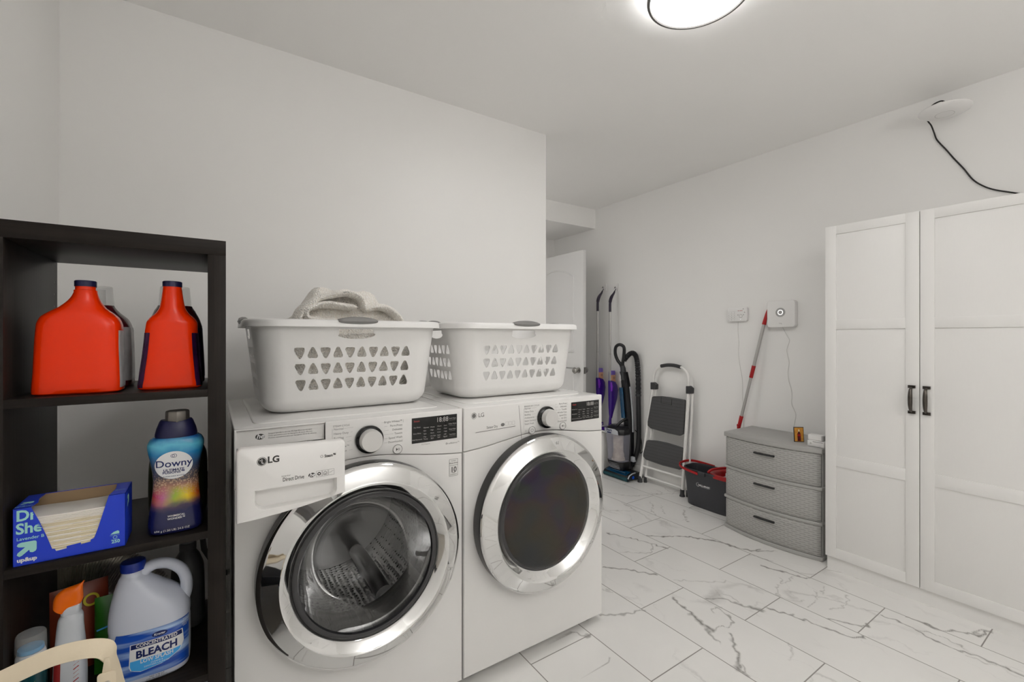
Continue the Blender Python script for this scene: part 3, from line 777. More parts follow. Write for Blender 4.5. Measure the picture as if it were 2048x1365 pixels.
def machine(kind):
    W = kind == 'washer'
    x0, x1 = (0.046, 0.729) if W else (0.735, 1.413)
    xc, zc = (0.391, 0.561) if W else (1.069, 0.564)
    yb = 2.13
    lab = ('white front load washing machine with detergent drawer pulled open' if W
           else 'white front load dryer with dark tinted round door, right of the washer')
    t = thing('washing_machine' if W else 'clothes_dryer', lab, 'washing machine' if W else 'dryer', ((x0 + x1) / 2, (FY + yb) / 2, 0))
    sm = seam(x0, x1, xc)
    # shell: sides, back, top rails (open at the front around the drum)
    mb = MB()
    mb.box(x0, FY + 0.012, 0.03, x0 + 0.006, yb, 0.965); mb.box(x1 - 0.006, FY + 0.012, 0.03, x1, yb, 0.965)
    mb.box(x0 + 0.006, yb - 0.006, 0.03, x1 - 0.006, yb, 0.965); mb.box(x0 + 0.006, FY + 0.012, 0.03, x1 - 0.006, yb - 0.006, 0.036)
    build('cabinet', mb, M['enamel'], t, bevel=0.0015)
    # top lid with raised lip and inner recess line
    lid = MB()
    lid.prism(rrect(x0, FY + 0.0205, x1, yb, 0.018), 'xy', 0.966, 0.988)
    lid.prism(rrect(x0 + 0.05, FY + 0.075, x1 - 0.05, yb - 0.03, 0.03), 'xy', 0.986, 0.9905)
    build('lid', lid, M['enamel'], t, bevel=0.004, seg=3)
    # lower front panel
    out = [(x0, 0.03), (x1, 0.03)] + [(p[0], p[1] - 0.0012) for p in reversed(sm)]
    fr = MB(); plate_with_hole(fr, out, (xc, zc), 0.262, FY, FY + 0.016)
    build('front_panel', fr, M['enamel'], t, sharp=20)
    # control panel
    cp = MB()
    if W:
        xs = 0.276
        up = [p for p in sm if p[0] >= xs]
        z_at = up[0][1]
        poly = [(xs, z_at + 0.001)] + [(p[0], p[1] + 0.0012) for p in up] + [(x1, 0.988), (xs, 0.988)]
        cp.prism(poly, 'xz', FY, FY + 0.02)
        cp.box(x0, FY + 0.014, 0.936, xs, FY + 0.020, 0.985)       # recessed face above the drawer
        cp.box(x0, FY + 0.004, 0.825, x0 + 0.006, FY + 0.034, 0.986)
        cp.box(x0, FY + 0.006, 0.984, xs + 0.001, FY + 0.0215, 0.988)
        cp.box(x0 + 0.006, FY + 0.02, 0.822, xs, FY + 0.20, 0.828)
        cp.box(xs, FY + 0.002, 0.845, xs + 0.006, FY + 0.20, 0.98)
    else:
        poly = [(p[0], p[1] + 0.0012) for p in sm] + [(x1, 0.988), (x0, 0.988)]
        cp.prism(poly, 'xz', FY, FY + 0.02)
    build('control_panel', cp, M['panelplastic'], t, bevel=0.0035 if not W else 0.003, seg=3)
    if not W:
        gv = MB(); strip(gv, [(0.971, 0.978), (0.984, 0.848)], 0.0016, facing_y(0, FY - 0.0004, 0))
        ink('drawer_joint', gv, M['printgrey'], t)
    ft = MB()
    for fx in (x0 + 0.05, x1 - 0.05):
        for fy in (FY + 0.06, yb - 0.06):
            f = MB().lathe([(0.024, 0), (0.026, 0.006), (0.018, 0.012), (0.012, 0.031)], (fx, fy, 0), 'z', 20, cap=True)
            build('foot', f, M['darkplastic'], t)
    # ---- door
    db = MB().lathe([(0.262, FY + 0.002), (0.296, FY - 0.001), (0.2985, FY - 0.012), (0.2985, 1.360), (0.2945, 1.357)], (xc, 0, zc), 'y', 128)
    dr = build('door_back_shell', db, M['darkplastic'], t)
    ring = MB().lathe([(0.2945, 1.3565), (0.2985, 1.3545), (0.2975, 1.3510), (0.286, 1.3440), (0.262, 1.3330), (0.2500, 1.3235), (0.2465, 1.3215), (0.2440, 1.3225),
                       (0.236, 1.3290), (0.222, 1.3420), (0.2155, 1.3480), (0.2145 if W else 0.204, 1.354)], (xc, 0, zc), 'y', 160)
    door = build('door_ring', ring, M['chrome'], t, sharp=50)
    if W:
        rim = MB().lathe([(0.2150, 1.3500), (0.213, 1.3460), (0.207, 1.3435), (0.199, 1.3450), (0.196, 1.352)], (xc, 0, zc), 'y', 128)
        build('glass_rim', rim, M['glassrim'], door)
        bowl = MB().lathe([(0.197, 1.350), (0.192, 1.375), (0.182, 1.42), (0.168, 1.465), (0.150, 1.500), (0.12, 1.525), (0.08, 1.538), (0.04, 1.543), (0.0005, 1.544)], (xc, 0, zc), 'y', 96)
        build('glass_bowl', bowl, M['washglass'], door)
        gk = MB().lathe([(0.262, FY + 0.01), (0.250, FY + 0.05), (0.215, FY + 0.055), (0.212, FY + 0.07), (0.228, FY + 0.08), (0.226, FY + 0.11)], (xc, 0, zc), 'y', 96)
        build('door_gasket', gk, M['rubber'], t)
        drm = MB().lathe([(0.215, FY + 0.10), (0.245, FY + 0.115), (0.252, FY + 0.14), (0.252, FY + 0.50)], (xc, 0, zc), 'y', 96)
        d = build('drum', drm, M['drum'], t)
        back = MB().lathe([(0.252, FY + 0.50), (0.15, FY + 0.515), (0.12, FY + 0.50), (0.05, FY + 0.49), (0.0005, FY + 0.488)], (xc, 0, zc), 'y', 96)
        build('drum_back', back, M['steel'], d)
        for k in range(3):
            a = -PI / 2 + 0.45 + k * 2 * PI / 3
            pts = []; rs = []
            for j in range(9):
                y = FY + 0.13 + 0.35 * j / 8; r = 0.228 - 0.035 * math.sin(PI * j / 8) ** 0.6
                pts.append((xc + r * math.cos(a), y, zc + r * math.sin(a))); rs.append(0.028)
            build('drum_paddle', MB().tube(pts, rs, 14), M['steel'], d)
        fl = MB()
        # brand mark moulded at the top of the bowl
        ringshape(fl, xc + 0.01, zc + 0.155, 0.016, 0.018, facing_y(0, 1.352, 0))
    else:
        gl = MB().lathe([(0.2155, 1.349), (0.207, 1.3445), (0.203, 1.3440)], (xc, 0, zc), 'y', 128)
        build('glass_rim', gl, M['glassrim'], door)
        gg = MB().lathe([(0.203, 1.3440), (0.198, 1.3405), (0.185, 1.3375), (0.15, 1.3350), (0.10, 1.3335), (0.05, 1.333), (0.0005, 1.3328)], (xc, 0, zc), 'y', 128)
        build('door_glass', gg, M['dryerglass'], door)
        dd = MB().lathe([(0.262, FY + 0.01), (0.25, FY + 0.05), (0.27, FY + 0.08), (0.27, FY + 0.5), (0.001, FY + 0.5)], (xc, 0, zc), 'y', 64)
        build('drum', dd, M['steel'], t)
        mk = MB()
        for dx in (-0.004, 0.004):
            strip(mk, [(xc + 0.035 + dx, zc + 0.262), (xc + 0.033 + dx, zc + 0.268), (xc + 0.035 + dx, zc + 0.274)], 0.0015, facing_y(0, 1.3330, 0))
        ink('handle_mark', mk, M['print'], door)
    # ---- knob
    kx, kz = (0.403, 0.922) if W else (1.102, 0.921)
    kb = MB().lathe([(0.0425, 0), (0.0435, -0.006), (0.0425, -0.013), (0.037, -0.017), (0.034, -0.018)], (kx, FY, kz), 'y', 64)
    kn = build('dial', kb, M['black'], t)
    kc = MB().lathe([(0.0345, -0.012), (0.0335, -0.036), (0.0315, -0.040), (0.0005, -0.0405)], (kx, FY, kz), 'y', 64)
    build('dial_cap', kc, M['capmetal'], kn)
    # ---- buttons
    bts = [(0.494, 0.878, 'play')] + [(0.313, 0.874, 'power')] if W else [(1.187, 0.877, 'play'), (1.031, 0.877, 'power')]
    for bx, bz, what in bts:
        b = build('button', MB().lathe([(0.0155, 0), (0.0155, -0.003), (0.0145, -0.004), (0.0005, -0.004)], (bx, FY, bz), 'y', 36), M['panelplastic'], t)
        mk = MB(); fn = facing_y(0, FY - 0.0046, 0)
        ringshape(mk, bx, bz, 0.0140, 0.0153, fn)
        if what == 'play':
            flat_shape(mk, [(bx - 0.005, bz - 0.005), (bx + 0.001, bz), (bx - 0.005, bz + 0.005)], fn)
            for q in (0.0025, 0.0055): flat_shape(mk, [(bx + q, bz - 0.004), (bx + q + 0.0012, bz - 0.004), (bx + q + 0.0012, bz + 0.004), (bx + q, bz + 0.004)], fn)
        else:
            pts = [(bx + 0.006*math.sin(a), bz + 0.006*math.cos(a)) for a in [0.6 + (2*PI - 1.2) * k / 16 for k in range(17)]]
            strip(mk, pts, 0.0011, fn); strip(mk, [(bx, bz + 0.001), (bx, bz + 0.0075)], 0.0011, fn)
        ink('button_symbol', mk, M['print'], b)
    # ---- display
    dx0, dx1, dz0, dz1 = (0.543, 0.708, 0.8875, 0.9715) if W else (1.235, 1.394, 0.8875, 0.9675)
    dsp = build('display', MB().box(dx0, FY - 0.0015, dz0, dx1, FY + 0.004, dz1), M['black'], t, bevel=0.0008)
    fn = facing_y(0, FY - 0.0020, 0)
    dw, dh = dx1 - dx0, dz1 - dz0
    m1, m2, m3 = MB(), MB(), MB()
    put_text(m1, '18:88', dh * 0.27, lambda x, y, l=0: fn(dx0 + dw*0.66 + x*0.9, dz1 - dh*0.17 + y, l), align='CENTER')
    rows = (['Normal', 'Heavy', 'Warm', 'Low'], ['Soil', 'High', 'Rinse', 'Med'], ['Spin', 'Extra', 'Cold', 'High'], ['Tap', 'No Spin', 'Light', 'Off'])
    for j, r in enumerate(rows):
        for i, tx in enumerate(r):
            put_text(m2, '•' + tx, dh*0.066, lambda x, y, l=0, i=i, j=j: fn(dx0 + dw*(0.24 + 0.15*i) + x, dz1 - dh*(0.42 + 0.12*j) + y, l), align='LEFT')
    for i, tx in enumerate(['Temp', 'Spin', 'Soil', 'Signal'] if W else ['Dry Level', 'Temp', 'Time Dry', 'Signal']):
        put_text(m2, tx, dh*0.078, lambda x, y, l=0, i=i: fn(dx0 + dw*(0.29 + 0.145*i) + x, dz0 + dh*0.13 + y, l))
    for j, tx in enumerate(['Pre Wash', 'Extra Rinse', 'Add Garments'] if W else ['Wrinkle Care', 'Energy Saver', 'Control Lock']):
        put_text(m2, tx, dh*0.070, lambda x, y, l=0, j=j: fn(dx0 + dw*0.11 + x, dz1 - dh*(0.38 + 0.24*j) + y, l))
    for j, tx in enumerate(['Cold Wash', 'Delay Wash', 'Rinse+Spin', 'Tub Clean'] if W else ['Less Time', 'More Time', 'Damp Dry', 'Custom Pgm']):
        put_text(m2, tx, dh*0.070, lambda x, y, l=0, j=j: fn(dx0 + dw*0.89 + x, dz1 - dh*(0.16 + 0.22*j) + y, l))
        strip(m2, [(dx0 + dw*0.82, dz1 - dh*(0.23 + 0.22*j)), (dx0 + dw*0.96, dz1 - dh*(0.23 + 0.22*j))], 0.0004, fn)
    put_text(m3, 'Steam', dh*0.10, lambda x, y, l=0: fn(dx0 + dw*0.10 + x, dz1 - dh*0.13 + y, l))
    ink('display_digits', m1, M['printlight'], dsp); ink('display_text', m2, M['printlight'], dsp); ink('display_text', m3, M['printred'], dsp)
    # ---- dial lettering
    fn = facing_y(0, FY - 0.0004, 0)
    L = MB()
    left = (['Normal', 'Heavy Duty', 'Bedding', 'Sanitary', 'Allergiene™', 'Tub Clean'] if W else ['Normal', 'Heavy Duty', 'Bedding', 'Antibacterial', 'Steam Sanitary', 'Steam Fresh'])
    right = (['Bright Whites™', 'Perm.Press', 'Delicates', 'Towels', 'Speed Wash', 'Downloaded'] if W else ['Perm.Press', 'Delicates', 'Towels', 'Wrinkle Free', 'Speed Dry', 'Air Dry', 'Downloaded'])
    sz = 0.0090
    lx = kx - 0.104
    put_text(L, 'STEAM CYCLE' if W else 'SENSOR DRY CYCLES', sz * 0.85, lambda x, y, l=0: fn(lx - 0.002 + x, kz + 0.050 + y, l), align='LEFT')
    for k, tx in enumerate(left):
        zz = kz + 0.041 - k * (0.0135 if W else 0.0118)
        put_text(L, tx, sz, lambda x, y, l=0, zz=zz: fn(lx + x, zz + y, l), align='LEFT')
        w_ = len(tx) * sz * 0.52
        a = math.atan2((zz - kz) * 0.8, -0.045)
        strip(L, [(lx + w_ + 0.002, zz), (kx - 0.052 * abs(math.cos(a)) ** 0.5, zz + 0.001)], 0.0004, fn)
    rx = kx + 0.108
    for k, tx in enumerate(right):
        zz = kz + 0.046 - k * (0.0130 if W else 0.0118)
        put_text(L, tx, sz, lambda x, y, l=0, zz=zz: fn(rx + x, zz + y, l), align='RIGHT')
        w_ = len(tx) * sz * 0.52
        strip(L, [(kx + 0.048, zz), (rx - w_ - 0.002, zz)], 0.0004, fn)
    strip(L, [(lx - 0.004, kz + 0.043), (lx - 0.004, kz - 0.036)], 0.0005, fn)
    strip(L, [(rx + 0.003, kz + 0.050), (rx + 0.003, kz + 0.040)], 0.0005, fn)
    ink('dial_lettering', L, M['printgrey'], t)
    if W:
        s = MB()
        put_text(s, '♻', 0.008, lambda x, y, l=0: fn(0.668 + x, 0.872 + y, l)) if False else ringshape(s, 0.668, 0.872, 0.0018, 0.0030, fn)
        put_text(s, 'TrueBalance™', 0.0085, lambda x, y, l=0: fn(0.692 + x, 0.872 + y, l))
        put_text(s, 'SmartDiagnosis', 0.005, lambda x, y, l=0: fn(0.592 + x, 0.881 + y, l))
        flat_shape(s, [(0.371, 0.8695), (0.379, 0.8665), (0.381, 0.8640), (0.374, 0.8655)], facing_y(0, FY - 0.001, -0.012))
        ink('balance_lettering', s, M['printgrey'], t)
        # warranty sticker
        s = MB(); fn2 = facing_y(0, FY - 0.0006, 0)
        sx0, sx1, sz0, sz1 = 0.679, 0.711, 0.757, 0.815
        for a, b in (((sx0, sz0), (sx1, sz0)), ((sx1, sz0), (sx1, sz1)), ((sx1, sz1), (sx0, sz1)), ((sx0, sz1), (sx0, sz0)), ((sx0, 0.794), (sx1, 0.794))):
            strip(s, [a, b], 0.0008, fn2)
        put_text(s, 'Inverter', 0.0055, lambda x, y, l=0: fn2(0.695 + x, 0.8095 + y, l))
        put_text(s, 'Direct Drive', 0.0062, lambda x, y, l=0: fn2(0.695 + x, 0.8015 + y, l), bold=0.02)
        put_text(s, '10', 0.026, lambda x, y, l=0: fn2(0.695 + x*0.9, 0.778 + y, l), bold=0.015)
        put_text(s, 'YEAR', 0.0045, lambda x, y, l=0: fn2(0.695 + x, 0.7675 + y, l), bold=0.02)
        put_text(s, 'WARRANTY', 0.0048, lambda x, y, l=0: fn2(0.695 + x, 0.7615 + y, l))
        ink('warranty_sticker', s, M['print'], t)
        # notice on the face behind the drawer
        s = MB(); fn3 = facing_y(0, FY + 0.0135, 0)
        he_logo(s, 0.108, 0.963, 0.010, fn3)
        for k, tx in enumerate(['Designed specially to use only HE (High Efficiency) detergent', 'Conçu spécialement pour les détergents HE (haute efficacité)', 'Diseñado especialmente para usar detergentes HE de alta eficiencia']):
            put_text(s, tx, 0.0046, lambda x, y, l=0, k=k: fn3(0.128 + x, 0.9695 - 0.0062*k + y, l), align='LEFT')
        ink('notice_lettering', s, M['print'], t)
        s2 = MB(); put_text(s2, 'he', 0.019, lambda x, y, l=0: (0.108 + x, FY + 0.0130 - l, 0.964 + y), bold=0.02, shear=0.3)
        ink('notice_lettering', s2, M['whiteprint'], t)
        # ---- drawer, pulled out
        DY = 1.140; a0, a1 = 0.042, 0.2705
        tray = MB().box(0.066, DY + 0.040, 0.862, 0.244, FY + 0.10, 0.866)
        tray.box(0.066, DY + 0.040, 0.866, 0.069, FY + 0.10, 0.930); tray.box(0.241, DY + 0.040, 0.866, 0.244, FY + 0.10, 0.930)
        tray.box(0.155, DY + 0.040, 0.866, 0.158, FY + 0.10, 0.925); tray.box(0.069, FY + 0.095, 0.866, 0.241, FY + 0.10, 0.925)
        dw_ = build('detergent_drawer', tray, M['panelplastic'], t)
        fp = MB()
        # front plate as a frame around a sunken grip
        gx0, gx1, gz0, gz1 = 0.078, 0.2485, 0.853, 0.8975
        outl = []
        zb = lambda x: 0.8315 + 0.0275 * ((x - a0) / (a1 - a0)) ** 1.6
        outl = [(a0, zb(a0))] + [(a0 + (a1 - a0) * k / 10, zb(a0 + (a1 - a0) * k / 10)) for k in range(1, 11)]
        outl += [(a1, 0.980), (a1 - 0.003, 0.985), (a1 - 0.008, 0.9875)] + [(a0 + 0.008, 0.9935), (a0 + 0.003, 0.991), (a0, 0.986)]
        gr = [(gx0, gz1), (gx0, gz0 + 0.018)] + [(gx0 + 0.018 - 0.018*math.cos(q), gz0 + 0.018 - 0.018*math.sin(q)) for q in (0.4, 0.8, 1.2, 1.57)] + \
             [(gx1 - 0.018 + 0.018*math.sin(q), gz0 + 0.018 - 0.018*math.cos(q)) for q in (0.0, 0.4, 0.8, 1.2, 1.57)] + [(gx1, gz1)]
        cx_, cz_ = (gx0 + gx1) / 2, (gz0 + gz1) / 2
        n = 96
        def cast(poly, a):
            d = (math.cos(a), math.sin(a)); best = None; m = len(poly)
            for i in range(m):
                p, q = poly[i], poly[(i + 1) % m]; ex, ey = q[0]-p[0], q[1]-p[1]; den = d[0]*ey - d[1]*ex
                if abs(den) < 1e-12: continue
                tt = ((p[0]-cx_)*ey - (p[1]-cz_)*ex) / den; uu = ((p[0]-cx_)*d[1] - (p[1]-cz_)*d[0]) / den
                if tt > 0 and -1e-6 <= uu <= 1+1e-6 and (best is None or tt < best): best = tt
            return (cx_ + d[0]*best, cz_ + d[1]*best)
        AN = sorted(set([round(2*PI*k/n, 5) for k in range(n)] + [round(math.atan2(p[1]-cz_, p[0]-cx_) % (2*PI), 5) for p in outl + gr]))
        O = [cast(outl, a) for a in AN]; I = [cast(gr, a) for a in AN]
        sh = lambda P, k: [(cx_ + (p[0]-cx_)*k, cz_ + (p[1]-cz_)*k) for p in P]
        fp.rings([[(p[0], DY + 0.024, p[1]) for p in O], [(p[0], DY + 0.007, p[1]) for p in O], [(p[0], DY + 0.002, p[1]) for p in sh(O, 0.988)], [(p[0], DY, p[1]) for p in sh(O, 0.965)],
                  [(p[0], DY, p[1]) for p in sh(I, 1.02)], [(p[0], DY + 0.003, p[1]) for p in I], [(p[0], DY + 0.034 + 0.0*p[1], p[1]) for p in sh(I, 0.97)]], cap=False)
        fp.f.append(tuple(range(len(fp.v) - len(AN), len(fp.v)))); fp.f.append(tuple(reversed(range(0, len(AN)))))
        build('drawer_front', fp, M['panelplastic'], dw_, sharp=50)
        s = MB(); fn4 = facing_y(0, DY - 0.0004, 0)
        r = 0.0098
        flat_shape(s, circle2(0.0905, 0.9615, r * 0.80, 32), fn4); ringshape(s, 0.0905, 0.9615, r * 0.9, r, fn4)
        put_text(s, 'LG', 0.0200, lambda x, y, l=0: fn4(0.1135 + x, 0.9625 + y, l), bold=0.035)
        put_text(s, 'inverter', 0.0060, lambda x, y, l=0: fn4(0.139 + x*0.8, 0.9215 + y, l), spacing=1.2)
        put_text(s, 'Direct Drive', 0.0125, lambda x, y, l=0: fn4(0.1545 + x*0.70, 0.9130 + y, l), bold=0.01)
        put_text(s, 'Steam™', 0.0095, lambda x, y, l=0: fn4(0.235 + x*0.8, 0.954 + y, l), bold=0.03)
        ringshape(s, 0.2155, 0.9545, 0.0026, 0.0032, fn4)
        he_logo(s, 0.194, 0.9135, 0.0068, fn4)
        for k, xx in enumerate((0.2035, 0.217, 0.231)):
            for a, b in (((0, -0.007), (0.0125, -0.007)), ((0.0125, -0.007), (0.0125, 0.007)), ((0.0125, 0.007), (0, 0.007)), ((0, 0.007), (0, -0.007))):
                strip(s, [(xx + a[0], 0.9140 + a[1]), (xx + b[0], 0.9140 + b[1])], 0.0004, fn4)
        ringshape(s, 0.2097, 0.9140, 0.0018, 0.0040, fn4)
        strip(s, [(0.2190, 0.9140), (0.2232, 0.9185), (0.2275, 0.9140)], 0.0008, fn4)
        strip(s, [(0.2200, 0.9140), (0.2200, 0.9095), (0.2265, 0.9095), (0.2265, 0.9140)], 0.0008, fn4)
        ringshape(s, 0.2232, 0.9120, 0.0010, 0.0017, fn4)
        strip(s, [(0.2325, 0.9135), (0.237, 0.9145), (0.2395, 0.9165), (0.242, 0.9165)], 0.0005, fn4)
        ink('brand_lettering', s, M['print'], dw_)
        s = MB(); fn5 = facing_y(0, DY - 0.0008, 0)
        put_text(s, 'he', 0.013, lambda x, y, l=0: fn5(0.194 + x, 0.914 + y, l), bold=0.02, shear=0.3)
        strip(s, [(0.0905, 0.9665), (0.0905, 0.9575), (0.0945, 0.9575)], 0.0013, fn5)
        ringshape(s, 0.0870, 0.9640, 0.0, 0.0011, fn5, 12)
        ink('brand_lettering', s, M['whiteprint'], dw_)
    else:
        s = MB(); fn4 = facing_y(0, FY - 0.0006, 0)
        ringshape(s, 0.776, 0.957, 0.0100, 0.0112, fn4); ringshape(s, 0.776, 0.957, 0.0005, 0.0075, fn4)
        put_text(s, 'LG', 0.0210, lambda x, y, l=0: fn4(0.806 + x, 0.957 + y, l), bold=0.0)
        put_text(s, 'Sensor Dry', 0.0135, lambda x, y, l=0: fn4(0.852 + x*0.75, 0.909 + y, l), bold=0.008)
        strip(s, [(0.782, 0.896), (0.955, 0.901)], 0.0018, fn4)
        he_logo(s, 0.898, 0.9125, 0.0075, fn4)
        for xx in (0.910, 0.925, 0.940):
            for a, b in (((0, -0.006), (0.012, -0.006)), ((0.012, -0.006), (0.012, 0.007)), ((0.012, 0.007), (0, 0.007)), ((0, 0.007), (0, -0.006))):
                strip(s, [(xx + a[0], 0.9140 + a[1]), (xx + b[0], 0.9140 + b[1])], 0.0004, fn4)
        ringshape(s, 1.004, 0.876, 0.003, 0.0036, fn4)
        put_text(s, 'Remote', 0.0045, lambda x, y, l=0: fn4(1.004 + x, 0.868 + y, l))
        ink('brand_lettering', s, M['printgrey'], t)
    return t
machine('washer'); machine('dryer')

# ------------------------------------------------------------------ laundry baskets
def laundry_basket():
    t = thing('laundry_basket', 'white plastic laundry basket heaped with a cream sherpa blanket', 'laundry basket', (0.406, 1.763, 0.9935), 0.0)
    HX, HY, H = 0.308, 0.207, 0.284
    CR = 0.085
    def prof(z):
        inset = 0.034 * (1 - z / H)
        R = 0.042
        if z < R: inset += R - math.sqrt(max(0, R*R - (R - z)**2))
        return inset
    def P(u, z):
        i = prof(z); hx, hy = HX - i, HY - i; cr = max(CR - 0.5 * i, 0.02)
        u = u % 8; k = int(u); f = u - k
        if k % 2 == 0:
            s = 2 * f - 1
            sx, sy = hx - cr, hy - cr
            return {0: (s*sx, -hy, z), 2: (hx, s*sy, z), 4: (-s*sx, hy, z), 6: (-hx, -s*sy, z)}[k]
        a = math.radians({1: -90, 3: 0, 5: 90, 7: 180}[k] + 90 * f)
        cx, cy = {1: (hx-cr, -hy+cr), 3: (hx-cr, hy-cr), 5: (-hx+cr, hy-cr), 7: (-hx+cr, -hy+cr)}[k]
        return (cx + cr*math.cos(a), cy + cr*math.sin(a), z)
    ub = []
    for side in range(8):
        if side % 2 == 0:
            n = 10 if side in (0, 4) else 6
            m = 0.05 if side in (0, 4) else 0.0
            ub += [side] + ([side + m] if m else []) + [side + m + (1 - 2*m) * k / n for k in range(1, n + 1 if m else n)]
        else: ub += [side + k / 4 for k in range(4)]
    ub = sorted(set(round(x, 6) for x in ub)); nU = len(ub)
    vb = [0.0, 0.006, 0.018, 0.042, 0.064, 0.1165, 0.169, 0.2215, 0.236, 0.276, 0.284]
    mb = MB(); idx = {}
    def vid(u, z):
        u = u % 8; k = (round(u, 5), round(z, 5))
        if k not in idx: idx[k] = len(mb.v); mb.v.append(P(u, z))
        return idx[k]
    def border(u0, u1, z0, z1, nu, nv):
        pts = [(u0 + (u1-u0)*k/nu, z0) for k in range(nu)] + [(u1, z0 + (z1-z0)*k/nv) for k in range(nv)]
        pts += [(u1 - (u1-u0)*k/nu, z1) for k in range(nu)] + [(u0, z1 - (z1-z0)*k/nv) for k in range(nv)]
        return pts
    def cell_hole(u0, u1, z0, z1, shape, nu=6, nv=6):
        B = border(u0, u1, z0, z1, nu, nv); cu, cz = (u0+u1)/2, (z0+z1)/2; du, dz = (u1-u0)/2, (z1-z0)/2
        ids = [vid(*p) for p in B]; hid = []; mid = []
        for p in B:
            a = math.atan2((p[1]-cz)/dz, (p[0]-cu)/du)
            r, oz = shape(a)
            hid.append(len(mb.v)); mb.v.append(P(cu + du*r*math.cos(a), cz + oz*dz + dz*r*math.sin(a)))
        n = len(B)
        for i in range(n): mb.f.append((ids[i], ids[(i+1) % n], hid[(i+1) % n], hid[i]))
    def tri(up):
        s = 1 if up else -1
        def f(a):
            # rounded triangle, apex up or down
            q = 0.0
            for th in (PI / 3, PI, 5 * PI / 3): q += max(0.0, math.cos(a * s - PI / 2 - th)) ** 2.4
            r = 0.60 / q ** (1 / 2.4)
            return r * (0.92 + 0.08 * abs(math.cos(a))), -0.08 * s
        return f
    def scoop(a):
        s = math.sin(a); c = math.cos(a)
        r = 0.92 / max(abs(c) ** 2.2 + abs(s) ** 2.2, 1e-6) ** (1 / 2.2)
        if s > 0: r = min(0.72 / max(abs(c), 1e-4), 0.85 / max(s, 1e-4))
        else: r = min(0.80, 0.80)
        return r, 0.0
    skip = set()
    for j in range(len(vb) - 1):
        i = 0
        while i < nU:
            u0 = ub[i]; u1 = ub[(i+1) % nU] if i + 1 < nU else 8.0
            side = int(u0 + 1e-9); fr = u0 - side
            cellrow = j in (4, 5, 6); done = False
            long = side in (0, 4)
            if side % 2 == 0 and cellrow:
                if (long and fr > 0.049 and u1 - side < 0.951) or (not long and fr > -1e-6 and u1 - side < 1.0001):
                    col = round((fr - (0.05 if long else 0.0)) / ((0.9 if long else 1.0) / (10 if long else 6)))
                    up = (col % 2 == 1)
                    cell_hole(u0, u1, vb[j], vb[j+1], tri(up)); done = True
            if side % 2 == 0 and j == 8:
                if long and abs(fr - (0.05 + 0.09*3)) < 1e-4:
                    cell_hole(u0, u0 + 0.36, vb[j], vb[j+1], scoop, 24, 6); i += 4; continue
                if not long and abs(fr - 1/6) < 1e-4:
                    cell_hole(u0, u0 + 4/6, vb[j], vb[j+1], scoop, 24, 6); i += 4; continue
            if not done:
                for a in range(6):
                    for b in range(6):
                        uu0 = u0 + (u1-u0)*a/6; uu1 = u0 + (u1-u0)*(a+1)/6
                        z0 = vb[j] + (vb[j+1]-vb[j])*b/6; z1 = vb[j] + (vb[j+1]-vb[j])*(b+1)/6
                        mb.f.append((vid(uu0, z0), vid(uu1, z0), vid(uu1, z1), vid(uu0, z1)))
            i += 1
    bot = [vid(u0 + (u1-u0)*a/6, 0.0) for u0, u1 in zip(ub, ub[1:] + [8.0]) for a in range(6)]
    mb.f.append(tuple(bot))
    body = build('basket_body', mb, M['basket'], t, world=False, solid=0.003)
    # rolled rim
    prf = [(0.000, 0.292), (0.004, 0.300), (0.012, 0.3035), (0.019, 0.3020), (0.0235, 0.297), (0.0250, 0.280), (0.0235, 0.2790), (0.0215, 0.294), (0.016, 0.2990), (0.006, 0.2970), (0.003, 0.290), (0.002, 0.279), (-0.001, 0.279)]
    rg = []
    us = []
    for side in range(8):
        n = 12 if side % 2 else 16
        us += [side + k / n for k in range(n)]
    for u in us:
        p = Vector(P(u, H)); q = Vector(P(u + 0.001, H)); tg = (q - p).normalized(); nrm = Vector((tg.y, -tg.x, 0))
        dip = 0.0
        rg.append([(p.x + nrm.x*o, p.y + nrm.y*o, z + dip) for o, z in prf])
    rm = MB(); rm.rings(rg, cap=False, closed=True)
    build('rim', rm, M['basket'], t, world=False, sharp=60)
    # grey grips over the rim
    def grip(ry, rot):
        g = MB(); n = 20; sec = []
        for k in range(n + 1):
            f = 2 * k / n - 1; x = f * 0.064; hgt = 0.0095 * (1 - f*f) ** 0.7
            low = 0.0065 * (1 - f*f) ** 0.55
            R = Matrix.Rotation(rot, 4, 'Z')
            ring = [(x, -ry - 0.0245, 0.300 - low - 0.004), (x, -ry - 0.0285, 0.301 - low*0.4), (x, -ry - 0.026, 0.3025 + hgt*0.8), (x, -ry - 0.018, 0.3045 + hgt),
                    (x, -ry - 0.008, 0.3045 + hgt), (x, -ry - 0.001, 0.302 + hgt*0.7), (x, -ry - 0.0, 0.299), (x, -ry - 0.010, 0.3005)]
            sec.append([tuple(R @ Vector(p)) for p in ring])
        g.rings(sec); return g
    build('grip', grip(HY, 0), M['grip'], t, world=False)
    build('grip', grip(HY, PI), M['grip'], t, world=False)
    build('grip', grip(HX, PI/2), M['grip'], t, world=False)
    build('grip', grip(HX, -PI/2), M['grip'], t, world=False)
    return t
b1 = laundry_basket()
b2 = dup(b1, (1.083, 1.735, 0.9935), 0.0, 'empty white plastic laundry basket standing on the dryer')

